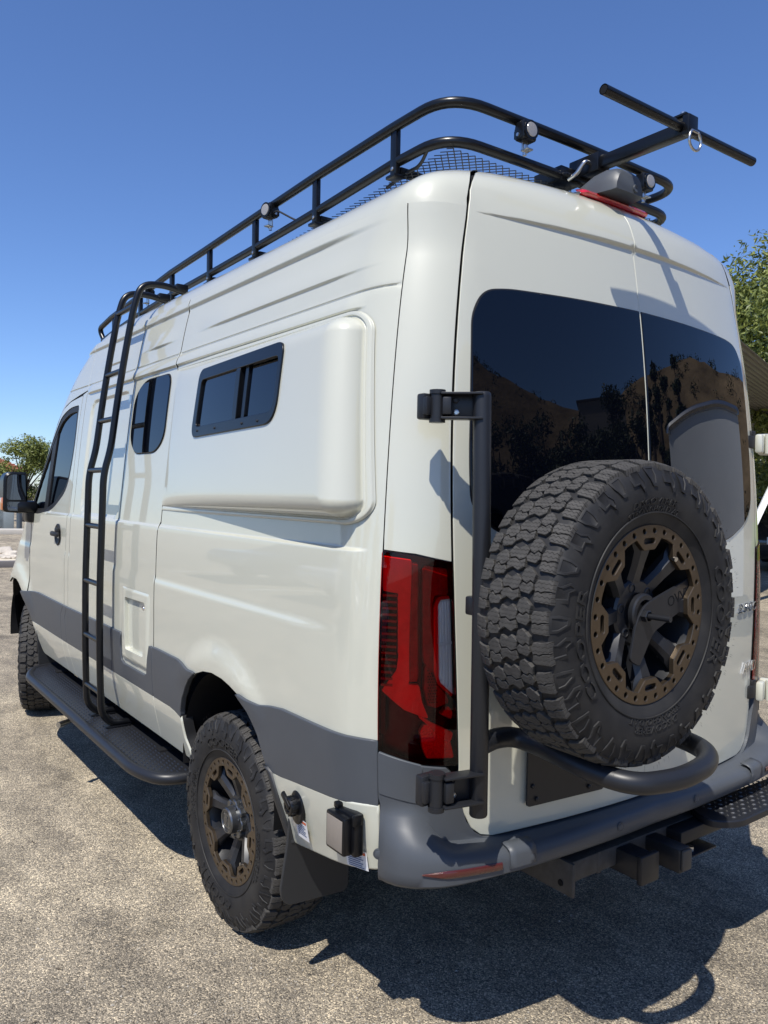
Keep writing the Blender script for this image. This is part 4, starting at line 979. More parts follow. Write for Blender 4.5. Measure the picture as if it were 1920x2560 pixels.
def wheel(name, loc, rz, spin, cap=True):
    wl = empty(name, loc, van); wl.rotation_euler = (spin, 0, 0) if rz == 0 else (0, 0, 0)
    M = Matrix.Translation(Vector(loc)) @ Matrix.Rotation(rz, 4, 'Z') @ Matrix.Rotation(spin, 4, 'X'); wl.matrix_local = M
    link('tyre', TYRE_ME, wl); link('rim_ring', RING_ME, wl); link('rim_barrel', BARREL_ME, wl); link('hub', HUB_ME, wl)
    for k in range(8): s = link('spoke', SPOKE_ME, wl); s.rotation_euler = (k * math.pi / 4, 0, 0)
    if cap: link('hub_cap', CAP_ME, wl)
    mb = MB(); a = math.radians(128); mb.tube([(-.085, .178 * math.cos(a), .178 * math.sin(a)), (-.105, .170 * math.cos(a), .170 * math.sin(a))], .0045, 8); mb.tube([(-.105, .170 * math.cos(a), .170 * math.sin(a)), (-.118, .166 * math.cos(a), .166 * math.sin(a))], .006, 10); mb.build('tyre_valve', STEEL, wl)
    return wl
HUBX = -.858
wheel('wheel', (HUBX, 1.270, .388), 0, math.radians(95))
wheel('wheel', (-HUBX, 1.270, .388), math.pi, .3)
wheel('wheel', (-.845, 4.69, .392), math.radians(-17), .9)
wheel('wheel', (.845, 4.69, .392), math.pi + math.radians(-17), .2)
SPX, SPY, SPZ = -.509, -.085, 1.319
spare = wheel('spare_wheel', (SPX, SPY, SPZ), math.radians(90), math.radians(-3), cap=False)
spare['label'] = 'spare wheel with bronze ring on the rear door carrier'
# ================================================================== spare carrier
car = empty('spare_wheel_carrier', parent=van)
mb = MB(); mb.tube([(-.806, .100, .772), (-.806, .100, .776), (-.808, .103, 1.3), (-.812, .112, 1.868), (-.812, .112, 1.876), (-.812, .112, 1.880)], [.0215, .0240, .0240, .0240, .0225, .0190], 28); mb.build('carrier_post', CARR, car, angle=50)
loop = [(-.80, .105, .955), (-.72, .130, .955), (-.655, .125, .95), (-.632, .06, .94), (-.640, -.04, .935), (-.642, -.145, .925), (-.60, -.235, .915), (-.47, -.272, .915), (-.33, -.255, .92), (-.245, -.205, .925), (-.215, -.11, .93), (-.215, .02, .93), (-.22, .14, .93)]
mb = MB(); mb.tube(fillet(loop, .07, 7), .0275, 22); mb.build('cradle_bar', CARR, car, angle=60)
mb = MB(); mb.tube([(-.622, .085, .942), (-.626, .025, .940)], .031, 22); mb.build('cradle_clamp', CARR, car)
mb = MB()
def platept(x, z): return Vector(rearF(.012, False)(np.array([x]), np.array([z]))[0])
pv = round_poly([(-.535, .905), (-.535, .706), (-.225, .706), (-.225, .905)], .012); P0 = platept(-.38, .8)
a_pl = math.atan2(float(YR(-.225, .8) - YR(-.535, .8)), .31)
Mpl = Matrix.Translation((0, 0, 0))
vs = [platept(x, z) for x, z in pv]; n = len(vs); vs2 = [v + Vector((0, -.006, 0)) for v in vs]
mb.add(vs + vs2, [tuple(range(n, 2 * n))] + [(i, (i + 1) % n, n + (i + 1) % n, n + i) for i in range(n)])
mb.build('mounting_plate', CARR, car)
for x, z in ((-.515, .884), (-.515, .765), (-.50, .725), (-.29, .725), (-.29, .79)):
    mb = MB(); mb.lathe([(-.0, .007), (-.004, .007), (-.006, .004), (-.006, 0)], Matrix.Translation(platept(x, z) + Vector((0, -.006, 0))) @ Matrix.Rotation(math.radians(90), 4, 'Z'), 12); mb.build('plate_bolt', CARR, car)
# arms behind the spare tyre to the hub
mb = MB(); mb.box((-.64, .135, 1.32), (.36, .04, .05), .006); mb.box((-.53, .10, 1.20), (.06, .05, .55), .006); mb.box((-.53, .06, 1.319), (.16, .06, .16), .01); mb.tube([(-.509, .06, 1.319), (-.509, -.06, 1.319)], .03, 20); mb.box((-.70, .13, 1.46), (.2, .03, .04), .005); mb.build('carrier_arm', CARR, car)
def hinge(zc, hgt, kx, ky, px, py, leafx):
    mb = MB(); mb.tube([(kx, ky, zc - hgt * .5), (kx, ky, zc + hgt * .5)], .0185, 18); mb.tube([(kx, ky, zc + hgt * .42), (kx, ky, zc + hgt * .56)], .0215, 18); mb.tube([(kx, ky, zc - hgt * .56), (kx, ky, zc - hgt * .42)], .0215, 18)
    mb.box((kx - .024, ky + .012, zc), (.020, .018, hgt * .62), .003); mb.box((kx - .01, ky + .03, zc), (.05, .03, hgt * .9), .006)
    mb.build('hinge_knuckle', CARR, car)
    A = Vector((kx, ky, zc)); B = Vector((px, py, zc)); d = (B - A); L = d.length; ang = math.atan2(d.y, d.x); Rz = Matrix.Rotation(ang, 3, 'Z'); nrm = Rz @ Vector((0, -1, 0))
    mb = MB(); c = A + d * .55
    mb.box(c - nrm * .012, (L * .95, .006, hgt * .86), .0015, Rz); mb.box(c + nrm * .006 + Vector((0, 0, hgt * .42)), (L * .92, .044, .006), .0015, Rz); mb.box(c + nrm * .006 - Vector((0, 0, hgt * .42)), (L * .92, .044, .006), .0015, Rz)
    mb.box(A + d * .22 + nrm * .004, (L * .2, .04, hgt * .62), .004, Rz)
    mb.build('hinge_bracket', CARR, car)
    for q, zz2 in ((.42, -.2), (.40, .22)):
        mb = MB(); mb.lathe([(0, .008), (-.005, .008), (-.006, .0055), (-.003, .005), (-.003, 0)], Matrix.Translation(A + d * q - nrm * .008 + Vector((0, 0, hgt * zz2))) @ Matrix.Rotation(ang + math.radians(90), 4, 'Z'), 6); mb.build('hinge_bolt', STEEL if zz2 < 0 else CARR, car)
hinge(1.842, .076, -.898, .190, -.812, .110, 0)
hinge(.853, .088, -.930, .125, -.808, .098, 0)
# bracket across the spare rim
yb = SPY - .090
mb = MB(); By = Matrix.Translation((0, yb, 0)) @ Matrix.Rotation(math.radians(90), 4, 'X')
mb.prism(round_poly([(-.505, 1.345), (-.290, 1.408), (-.262, 1.398), (-.285, 1.342), (-.470, 1.268), (-.525, 1.185), (-.565, 1.205), (-.545, 1.30)], [.03, .012, .012, .012, .02, .012, .012, .03]), By, .006, .001)
mb.build('wheel_clamp_plate', CARR, car)
mb = MB(); mb.lathe([(-.0, .050), (-.012, .050), (-.016, .046), (-.016, .035)], Matrix.Translation((SPX + .005, yb + .012, SPZ)) @ Matrix.Rotation(math.radians(90), 4, 'Z'), 32); mb.build('clamp_washer', CARR, car)
mb = MB(); mb.tube([(-.512, yb - .005, 1.314), (-.508, yb - .080, 1.314)], .0075, 12); mb.lathe([(0, .016), (-.014, .016), (-.016, .013)], Matrix.Translation((-.512, yb - .006, 1.314)) @ Matrix.Rotation(math.radians(90), 4, 'Z'), 6); mb.build('clamp_bolt', CARR, car)
for i in range(22): pass
vs, fs = textmesh('OVVL', .040, .0004, 3)
aa = math.atan2(1.372 - 1.31, -.29 + .47) ; Mx = By @ Matrix.Translation((-.365, 1.352, .0062)) @ Matrix.Rotation(aa * .8, 4, 'Z')
mb = MB(); mb.add([Mx @ Vector((v.x, v.y, v.z)) for v in vs], fs); mb.build('stencil_letters', DARK, car, flat=True)
# ================================================================== roof rack
rack = empty('roof_rack', parent=van)
zu = lambda y: float(np.interp(y, [.5, .79, 1.31, 1.86, 2.4, 2.85, 3.9, 4.2], [2.858, 2.860, 2.852, 2.834, 2.816, 2.803, 2.735, 2.70]))
zl_ = lambda y: float(np.interp(y, [.5, .65, .79, 1.28, 1.84, 2.34, 2.85, 3.5, 4.1], [2.757, 2.753, 2.745, 2.722, 2.705, 2.694, 2.688, 2.665, 2.62]))
RX = .612
def rail(xr, yr, zf, y_front, rz_rear):
    left = [(-xr, y, zf(y)) for y in (3.9, 3.4, 2.85, 2.4, 1.86, 1.31, .80)]
    P = left + [(-xr, yr, rz_rear), (0, yr - .02, rz_rear - .005), (xr, yr, rz_rear)] + [(-x, y, z) for x, y, z in left[::-1]]
    rr = [.02] * len(P); rr[7] = .20; rr[9] = .20; rr[8] = .3
    return P, rr
P, rr = rail(RX, .50, zu, 4.2, 2.857)
P = [(-RX + .02, 4.10, 2.60), (-RX, 4.17, 2.70)] + P + [(RX, 4.17, 2.70), (RX - .02, 4.10, 2.60)]; rr = [.02, .06] + rr + [.06, .02]
mb = MB(); mb.tube(fillet(P, rr, 9), .0172, 18); mb.build('upper_rail', BLACKM, rack, angle=60)
P, rr = rail(.60, .525, zl_, 4.1, 2.742); P = [(-.60, 4.12, 2.615)] + P + [(.60, 4.12, 2.615)]; rr = [.02] + rr + [.02]
mb = MB(); mb.tube(fillet(P, rr, 9), .0172, 18); mb.build('lower_rail', BLACKM, rack, angle=60)
mb = MB(); mb.tube([(-.6, 4.12, 2.615), (.6, 4.12, 2.615)], .0195, 14); mb.build('front_rail', BLACKM, rack)
py = [.79, 1.31, 1.835, 2.335, 2.84, 3.35, 3.86]
for y in py:
    for sg in (-1, 1):
        a, b = zl_(y), zu(y); mb = MB(); mb.box((sg * .607, y, (a - .05 + b) / 2), (.020, .034, b - a + .05), .003); mb.box((sg * .607, y, a - .055), (.045, .05, .012), .003); mb.build('rack_post', BLACKM, rack)
        mb = MB(); mb.lathe([(0, .007), (-.004, .007), (-.006, .004), (-.006, 0)], Matrix.Translation((sg * (.617), y, a - .028)) @ Matrix.Rotation(0 if sg < 0 else math.pi, 4, 'Z'), 10); mb.build('post_bolt', STEEL, rack)
    mb = MB(); mb.box((0, y, zl_(y) - .030), (1.19, .035, .022), .003); mb.build('crossbar', BLACKM, rack)
mb = MB(); D1, D2 = .0155, .031; nx = int(1.14 / D2); y0 = .53
for j in range(int(1.7 / D1)):
    for i in range(nx):
        x = -.57 + (i + (j % 2) * .5) * D2; y = y0 + j * D1; z = zl_(y) - .045
        for dx in (-.5, .5):
            a = Vector((x, y, z)); b = Vector((x + dx * D2, y + D1, zl_(y + D1) - .045)); t = (b - a).normalized(); q = t.cross(Vector((0, 0, 1))) * .0017; u = Vector((0, 0, .0018))
            mb.add([a - q, a + q, b + q, b - q, a - q + u, a + q + u, b + q + u, b - q + u], [(0, 3, 2, 1), (4, 5, 6, 7), (0, 1, 5, 4), (2, 3, 7, 6), (1, 2, 6, 5), (3, 0, 4, 7)])
o = mb.build('mesh_floor', BLACKM, rack, flat=True); o['kind'] = 'stuff'
def work_light(loc, rz, bz):
    wl = empty('work_light', loc, rack); wl.rotation_euler = (0, 0, rz)
    mb = MB(); mb.cur = 0; mb.box((0, .012, 0), (.062, .045, .062), .008); mb.tube([(0, -.010, 0), (0, -.016, 0)], .031, 24)
    for k in range(4): mb.box((0, .034 + .006 * k, 0), (.05 - .008 * k, .003, .05 - .008 * k), .001)
    mb.cur = 1; mb.lathe([(-.0165, .0235), (-.0185, .022), (-.0195, .014), (-.0195, 0)], Matrix.Rotation(math.radians(90), 4, 'Z'), 22)
    mb.cur = 2; mb.box((0, .015, -bz * .5 - .02), (.028, .006, bz), .002); mb.box((0, .005, -bz - .015), (.03, .03, .006), .002); mb.tube([(-.036, .015, -.015), (.036, .015, -.015)], .006, 10); mb.tube([(0, .015, -bz - .03), (0, .015, -bz + .005)], .007, 10)
    mb.m = mb.m; mb.build('lamp_body', [BLACKM, LAMP, STEEL], wl)
work_light((-.312, .455, 2.812), 0, .045); work_light((.325, .455, 2.800), 0, .04)
work_light((-.640, 1.655, 2.810), math.radians(-78), .05); work_light((-.63, 3.20, 2.765), math.radians(-80), .05)
mb = MB(); mb.tube(fillet([(-.60, .62, 2.735), (-.585, .68, 2.70), (-.57, .78, 2.712), (-.56, .9, 2.70)], .04), .006, 8); mb.tube(fillet([(-.62, 1.66, 2.79), (-.63, 1.60, 2.80), (-.60, 1.5, 2.74), (-.58, 1.45, 2.715)], .04), .004, 8); mb.build('lamp_cable', RUBBER, rack)
# hoist bar at the back of the rack
hb_ = empty('hoist_bar', parent=van)
mb = MB(); mb.box((0, .285, 2.771), (.040, .44, .042), .004); mb.build('arm', BLACKM, hb_)
mb = MB(); mb.tube([(-.394, .085, 2.776), (.400, .085, 2.776)], .0152, 20, cap=False); mb.tube([(-.393, .085, 2.776), (.399, .085, 2.776)], .0125, 20, cap=True, mi=1); mb.build('cross_tube', [BLACKM, DARK], hb_)
mb = MB(); mb.box((0, .46, 2.771), (.064, .13, .064), .004); mb.box((-.05, .56, 2.745), (.11, .13, .05), .004); mb.box((0, .50, 2.735), (.20, .05, .012), .003); mb.build('receiver_box', BLACKM, hb_)
mb = MB(); mb.tube(fillet([(-.030, .435, 2.775), (-.052, .435, 2.775), (-.066, .46, 2.735), (-.075, .49, 2.722)], .012), .0075, 12); mb.build('locking_pin', STEEL, hb_)
mb = MB(); mb.box((.0, .064, 2.776), (.050, .024, .062), .003); mb.box((0, .10, 2.812), (.046, .07, .008), .002); mb.build('tube_clamp', BLACKM, hb_)
mb = MB(); mb.tube([(0, .09, 2.815), (0, .09, 2.828)], .009, 8); mb.build('clamp_bolt', STEEL, hb_)
mb = MB(); mb.tube([(.006 + .031 * math.sin(a), .050, 2.729 - .031 * math.cos(a)) for a in np.linspace(-2.6, 2.6, 28)], .0042, 10); mb.tube([(-.012, .052, 2.757), (.026, .052, 2.757)], .005, 10); mb.build('lifting_ring', STEEL, hb_)
# reversing camera and high brake light
mb = MB(); vs = []; fs = []
secs = [(.49, .070, .030, 2.640), (.44, .080, .055, 2.640), (.39, .088, .076, 2.636), (.34, .086, .086, 2.632), (.30, .078, .080, 2.632), (.285, .070, .060, 2.636)]
for y, hw, hh, z0 in secs:
    for u, v_ in ((-1, 0), (-.96, .35), (-.80, .78), (-.62, .95), (-.3, 1), (.3, 1), (.62, .95), (.80, .78), (.96, .35), (1, 0)): vs.append((u * hw, y, z0 + hh * v_))
for j in range(len(secs) - 1):
    for i in range(10): k = j * 10 + i; k2 = j * 10 + (i + 1) % 10; fs.append((k, k2, k2 + 10, k + 10))
fs.append(tuple(range(10))[::-1]); fs.append(tuple(range(50, 60)))
mb.add(vs, fs); mb.lathe([(0, .014), (-.004, .013), (-.004, .008), (0, 0)], Matrix.Translation((.03, .284, 2.655)) @ Matrix.Rotation(math.radians(90), 4, 'Z'), 16); mb.build('reversing_camera', GREY, van, angle=45)
mb = MB(); vs = []; fs = []; xs = np.linspace(-.155, .205, 25)
for x in xs:
    z = 2.618; q = min(1, (abs(abs(x - .025) - .18)) / .02 + .35); y = float(rearF(0, False)(np.array([x]), np.array([z]))[0][1])
    for dy, dz in ((.0, -.009), (-.018, -.008), (-.024, 0), (-.016, .010), (.0, .018), (.03, .024)): vs.append((x, y + dy * q - .002, z + .004 + dz * q))
for i in range(24):
    for k in range(5): a = i * 6 + k; fs.append((a, a + 6, a + 7, a + 1))
mb.add(vs, fs); mb.build('high_brake_light', RED, van, angle=50)
# ================================================================== ladder, running board
lad = empty('side_ladder', parent=van)
railp = lambda y: [(-.938, y, .462), (-1.03, y, .462), (-1.078, y, .52), (-1.088, y, .80), (-1.090, y, 1.15), (-1.078, y, 1.68), (-1.045, y, 1.80), (-1.012, y, 2.06), (-.975, y, 2.30), (-.940, y, 2.50), (-.905, y, 2.615), (-.80, y, 2.632), (-.68, y, 2.612)]
for y in (2.47, 2.715):
    mb = MB(); mb.tube(fillet(railp(y), [0, .08, .08, .1, .1, .12, .1, .1, .1, .08, .085, .08, 0], 8), .0165, 18); mb.build('ladder_rail', BLACKM, lad, angle=60)
    mb = MB(); mb.box((-1.0, y, .448), (.12, .055, .010), .002); mb.build('ladder_foot', BLACKM, lad); mb = MB(); mb.box((-.70, y, 2.63), (.06, .04, .035), .004); mb.build('ladder_bracket', BLACKM, lad)
for z in (2.505, 2.185, 1.950, 1.699, 1.424, 1.146, .873, .618):
    x = float(np.interp(z, [.52, .8, 1.15, 1.68, 1.8, 2.06, 2.3, 2.5], [-1.078, -1.088, -1.090, -1.078, -1.045, -1.012, -.975, -.940])) 
    mb = MB(); mb.tube([(x, 2.472, z), (x, 2.713, z)], .0135, 14); mb.build('rung', BLACKM, lad)
bo = round_poly([(-.945, 1.665), (-1.070, 1.690), (-1.136, 1.85), (-1.136, 3.83), (-1.05, 4.04), (-.945, 4.08)], [.01, .06, .10, .08, .06, .01], 10)
rb = empty('running_board', parent=van)
mb = MB(); mb.tube(fillet([(-.89, 1.664, .428), (-1.062, 1.688, .428), (-1.118, 1.86, .428), (-1.118, 3.84, .428), (-1.04, 4.035, .428), (-.89, 4.085, .428)], [.0, .08, .12, .08, .06, 0], 9), .025, 16); mb.build('edge_tube', CARR, rb, angle=60)
ip = round_poly([(-.885, 1.666), (-1.055, 1.692), (-1.108, 1.86), (-1.108, 3.83), (-1.03, 4.02), (-.885, 4.075)], [.01, .06, .10, .08, .06, .01], 10)
mb = MB(); mb.prism(ip, Matrix.Translation((0, 0, .425)), .020, .001); mb.build('tread_plate', CARR, rb)
mb = MB()
for i in range(9):
    for j in range(58):
        x = -.955 - i * .0175; y = 1.71 + j * .040 + (i % 2) * .02
        if y > 4.0 or y < 1.70 + max(0, (-x - 1.02)) * 1.6: continue
        for sx in (1,): 
            L, wd = .026, .0045; vs = [(x - wd, y, .4452), (x, y - L / 2, .4452), (x + wd, y, .4452), (x, y + L / 2, .4452), (x, y - L * .25, .4490), (x, y + L * .25, .4490)]
            mb.add(vs, [(0, 1, 4), (1, 2, 4), (2, 3, 5), (3, 0, 5), (0, 4, 5), (4, 2, 5)])
o = mb.build('tread_studs', CARR, rb, flat=True); o['kind'] = 'stuff'
for y in (2.0, 2.9, 3.8): mb = MB(); mb.box((-.86, y, .44), (.22, .05, .03), .004); mb.build('board_bracket', DARK, rb)
mb = MB(); mb.tube([(-.85, 3.08, .372), (-1.150, 2.905, .372)], .0125, 16); mb.tube([(-1.135, 2.914, .372), (-1.172, 2.892, .372)], .0155, 16); mb.build('jack_tube', STEEL, van)
# ================================================================== mud flaps, inlets
mb = MB(); fp_ = round_poly([(-.975, .700), (-.95, .71), (-.90, .60), (-.75, .50), (-.75, .27), (-.99, .285), (-1.012, .33), (-.985, .50)], [.01, .01, .03, .03, .03, .04, .03, .05])
mb.prism(fp_, Matrix.Translation((0, .795, 0)) @ Matrix.Rotation(math.radians(90), 4, 'X'), .010, .002)
mf = mb.build('mud_flap', FLAPM, van); mir(mf)
mb = MB(); P = [(.900, .712), (.872, .70), (.838, .60), (.800, .487)]
vs = []; fs = []
for i, (y, z) in enumerate(P):
    x = -(float(W(z)) + .020); vs += [(x, y + .014, z), (x - .004, y - .004, z), (x, y - .018, z), (x + .05, y - .018, z), (x + .05, y + .014, z)]
for i in range(3):
    for k in range(5): j = (k + 1) % 5; fs.append((i * 5 + k, i * 5 + j, (i + 1) * 5 + j, (i + 1) * 5 + k))
mb.add(vs, fs); o = mb.build('arch_lip', FLAPM, van, angle=60); mir(o)
fm = round_poly([(-1.005, .70), (-.96, .70), (-.80, .62), (-.80, .30), (-.98, .32)], .02); mb = MB(); mb.prism(fm, Matrix.Translation((0, 4.17, 0)) @ Matrix.Rotation(math.radians(90), 4, 'X'), .01, .002); o = mb.build('mud_flap', FLAPM, van); mir(o)
P = sidept(.700, .638, .012); ic = empty('water_inlet', parent=van)
mb = MB(); mb.lathe([(.006, .046), (-.004, .046), (-.007, .042), (-.007, 0)], Matrix.Translation(P) @ Matrix.Diagonal((1, .85, 1.15, 1)), 28); mb.build('inlet_flange', BLACKM, ic)
mb = MB(); mb.lathe([(-.006, .030), (-.026, .029), (-.032, .024), (-.032, .018), (-.028, .017), (-.028, 0)], Matrix.Translation(P + Vector((0, .008, .004))), 24)
for k in range(12): a = 2 * math.pi * k / 12; mb.box(P + Vector((-.02, .008 + .029 * math.cos(a), .004 + .029 * math.sin(a))), (.018, .005, .004), .001, Matrix.Rotation(a, 3, 'X'))
mb.box(P + Vector((-.030, .02, .02)), (.012, .06, .018), .004, Matrix.Rotation(.6, 3, 'X')); mb.build('inlet_cap', BLACKM, ic)
P = sidept(.418, .668, .012); pi_ = empty('power_inlet', parent=van)
mb = MB(); mb.box(P + Vector((-.008, 0, 0)), (.03, .108, .118), .006); mb.build('inlet_box', BLACKM, pi_)
mb = MB(); mb.box(P + Vector((-.034, .010, -.004)), (.030, .094, .106), .006); mb.box(P + Vector((-.016, -.052, .045)), (.03, .012, .03), .004); mb.box(P + Vector((-.02, .035, .062)), (.022, .022, .018), .004); mb.build('inlet_lid', BLACKM, pi_)
mb = MB(); mb.box(P + Vector((-.0495, .010, -.004)), (.002, .078, .088), .0008); mb.build('lid_plate', mat('beige_plate', (.23, .20, .17), .4), pi_)
def sticker(y0, y1, z0, z1):
    st = empty('warning_label', parent=van)
    def pt(y, z, o=.0175): return sidept(y, z, o)
    for nm, rct, M_, o_ in [('paper', (y0, y1, z0, z1), LABEL, .0172)] + [('print_line', (y1 - .008 - L, y1 - .008, z1 - .022 - i * .0062, z1 - .0190 - i * .0062), INK, .0176) for i, L in enumerate([.045, .050, .040, .048, .044, .050])] + [('print_band', (y0 + .004, y0 + .030, z1 - .012, z1 - .004), ORANGE, .0176)]:
        a, b, c, d = rct; mk(nm, [pt(a, c, o_), pt(b, c, o_), pt(b, d, o_), pt(a, d, o_)], [(0, 3, 2, 1)], M_, st, flat=True)
sticker(.648, .718, .540, .606); sticker(.372, .442, .556, .612)
# ================================================================== hitch and rear step
hi = empty('tow_hitch', parent=van)
mb = MB(); mb.box((-.395, .30, .475), (.012, .36, .10), .002); mb.build('side_plate', DIRTY, hi); mb = MB(); mb.box((.395, .34, .475), (.012, .28, .10), .002); mb.build('side_plate', DIRTY, hi)
for y, z in ((.165, .455), (.30, .50), (.37, .505)):
    mb = MB(); mb.lathe([(-.001, .010), (-.004, .009), (-.004, 0)], Matrix.Translation((-.401, y, z)), 14); mb.build('plate_hole_shade', DARK, hi)  # dark discs stand in for the shade inside the holes
mb = MB(); mb.box((0, .20, .468), (.79, .065, .065), .006); mb.box((-.22, .20, .468), (.02, .069, .069), .004); mb.build('hitch_beam', DIRTY, hi)
mb = MB(); mb.box((-.10, .17, .455), (.075, .20, .075), .005); mb.box((-.10, .075, .455), (.09, .02, .09), .004); mb.build('hitch_receiver', CARR, hi)
mb = MB(); mb.box((.045, .13, .455), (.060, .18, .078), .006); mb.build('step_receiver', CARR, hi)
mb = MB(); mb.box((.046, .036, .457), (.048, .010, .066), .004); mb.build('receiver_cap', mat('dusty_plastic', (.06, .055, .048), .55), hi)
mb = MB(); mb.box((.24, .14, .415), (.14, .10, .006), .002); mb.box((.22, .19, .44), (.03, .03, .06), .003); mb.build('hitch_bracket', CARR, hi)
mb = MB(); mb.tube([(.20, .12, .418), (.20, .12, .432)], .012, 6); mb.build('hitch_bolt', STEEL, hi)
stp = empty('rear_step', parent=van)
so2 = round_poly([(.30, .190), (.90, .190), (.90, .035), (.33, .022), (.245, .085)], [.03, .03, .03, .05, .05])
mb = MB(); mb.prism(so2, Matrix.Translation((0, 0, .496)), .024, .004); mb.box((.30, .14, .475), (.34, .06, .045), .004); mb.build('step_plate', CARR, stp)
mb = MB()
for i in range(16):
    for j in range(7):
        x = .345 + i * .034; y = .050 + j * .023
        if x > .88: continue
        ang = math.radians(45 if (i + j) % 2 else -45); c, s = math.cos(ang), math.sin(ang); L, wd = .017, .0045; z0 = .5202
        q = [(-L / 2, 0, 0), (0, -wd, 0), (L / 2, 0, 0), (0, wd, 0), (-L / 4, 0, .004), (L / 4, 0, .004)]
        mb.add([(x + a * c - b * s, y + a * s + b * c, z0 + d) for a, b, d in q], [(0, 1, 4), (1, 5, 4), (1, 2, 5), (2, 3, 5), (3, 4, 5), (3, 0, 4)])
o = mb.build('step_studs', mat('worn_black', (.11, .11, .112), .32, metal=.5), stp, flat=True); o['kind'] = 'stuff'
# ================================================================== surroundings
def leaf_mat(name, c1, c2):
    M = bpy.data.materials.new(name); M.use_nodes = True; t = M.node_tree; b = t.nodes['Principled BSDF']; b.inputs['Roughness'].default_value = .5
    oi = nd(t, 'ShaderNodeAttribute', _attribute_name='tone'); mx = nd(t, 'ShaderNodeMix', _data_type='RGBA'); mx.inputs[6].default_value = (*c1, 1); mx.inputs[7].default_value = (*c2, 1)
    t.links.new(oi.outputs['Fac'], mx.inputs[0]); t.links.new(mx.outputs[2], b.inputs['Base Color'])
    tr = nd(t, 'ShaderNodeBsdfTranslucent'); t.links.new(mx.outputs[2], tr.inputs[0]); ms = nd(t, 'ShaderNodeMixShader'); ms.inputs[0].default_value = .28
    out = t.nodes['Material Output']; t.links.new(b.outputs[0], ms.inputs[1]); t.links.new(tr.outputs[0], ms.inputs[2]); t.links.new(ms.outputs[0], out.inputs[0]); return M
LEAF = leaf_mat('fresh_leaves', (.075, .105, .022), (.30, .33, .075)); LEAFD = leaf_mat('dark_leaves', (.018, .028, .012), (.05, .07, .022)); BARK = mat('bark', (.10, .075, .055), .9, bump=(30, .8, .01), vary=(8, .3))
def foliage(name, clumps, n, size, M_, parent, seed):
    r = random.Random(seed); V = []; tone = []; w_ = [c[3] ** 2 for c in clumps]
    for i in range(n):
        cx, cy, cz, cr = r.choices(clumps, w_)[0]
        d = Vector((r.gauss(0, 1), r.gauss(0, 1), r.gauss(0, 1))).normalized(); rad = cr * (r.random() ** .38) * (1 + .25 * math.sin(d.x * 5 + cx * 3) * math.cos(d.z * 4 + cy))
        c = Vector((cx, cy, cz)) + Vector((d.x, d.y, d.z * .85)) * rad
        nrm = (d * .8 + Vector((r.gauss(0, .6), r.gauss(0, .6), r.gauss(.35, .6)))).normalized(); a = nrm.orthogonal().normalized(); a = Matrix.Rotation(r.uniform(0, 6.28), 3, nrm) @ a; b = nrm.cross(a); s = size * r.uniform(.6, 1.3)
        V += [c - a * s, c - b * s * .38 + nrm * s * .1, c + a * s, c + b * s * .38 + nrm * s * .1]; tone.append(min(1, max(0, r.gauss(.45, .27))))
    me = bpy.data.meshes.new(name); me.from_pydata([tuple(v) for v in V], [], [(4 * i, 4 * i + 1, 4 * i + 2, 4 * i + 3) for i in range(n)]); me.materials.append(M_)
    at = me.attributes.new('tone', 'FLOAT', 'FACE'); at.data.foreach_set('value', tone)
    return link(name, me, parent)
def tree(loc, h, cr, n, leaf, M_, label, seed, group=None, trunk_h=.4, nclump=11, squash=1., tall=False):
    r = random.Random(seed); t = empty('leafy_tree', loc); tag(t, label, 'tree', group)
    mb = MB(); ths = h * trunk_h; mb.tube([(0, 0, -.1), (.05 * h * .1, 0, ths * .5), (0, .03 * h * .2, ths), (.02 * h, 0, h * .75)], [.035 * h * .8, .028 * h * .8, .02 * h, .006 * h], 10)
    cl = []
    for i in range(nclump):
        a = r.uniform(0, 6.28); q = cr * r.uniform(.15, .85) * (1 if not tall else .8); z = ths + (h - ths) * (r.uniform(.05, .92)); lim = 1 - (abs((z - ths) / (h - ths) - .4) / .75) ** 2
        if tall: lim = max(.15, 1 - (z - ths) / (h - ths))
        q *= max(.2, lim); c = (q * math.cos(a), q * math.sin(a), z, cr * r.uniform(.30, .52) * (1 if not tall else .5 + .5 * lim)); cl.append(c)
        mb.tube([(0, 0, ths * .85 + (z - ths) * .25), (c[0] * .5, c[1] * .5, ths + (z - ths) * .6), (c[0], c[1], c[2])], [.012 * h, .008 * h, .003 * h], 6)
    mb.build('trunk', BARK, t, angle=60); foliage('crown', cl, n, leaf, M_, t, seed); return t
def polar(az, d, z=0.): a = math.radians(az); return Vector((CAM[0] + d * math.sin(a), CAM[1] + d * math.cos(a), z))
# trees in view
tree(polar(63.8, 21), 7.5, 3.2, 48000, .082, LEAF, 'dense light green tree rising behind the corrugated carport', 3, trunk_h=.2, nclump=26)
tree(polar(58.0, 26), 8.3, 2.6, 24000, .085, LEAF, 'green treetop just showing beyond the rear roof corner of the van', 5, trunk_h=.2, nclump=16)
tree(polar(61.8, 33), 3.6, 1.5, 2200, .11, LEAFD, 'small dark tree hanging under the carport edge', 9, trunk_h=.35)
tree(polar(11.6, 40), 3.75, 1.45, 9000, .075, LEAF, 'bushy green tree between the tiled roof house and the van mirror', 11, trunk_h=.28, nclump=18)
tree(polar(13.2, 44), 4.2, 1.4, 3600, .10, LEAF, 'green tree half hidden behind the windscreen pillar of the van', 12, trunk_h=.28, nclump=12)
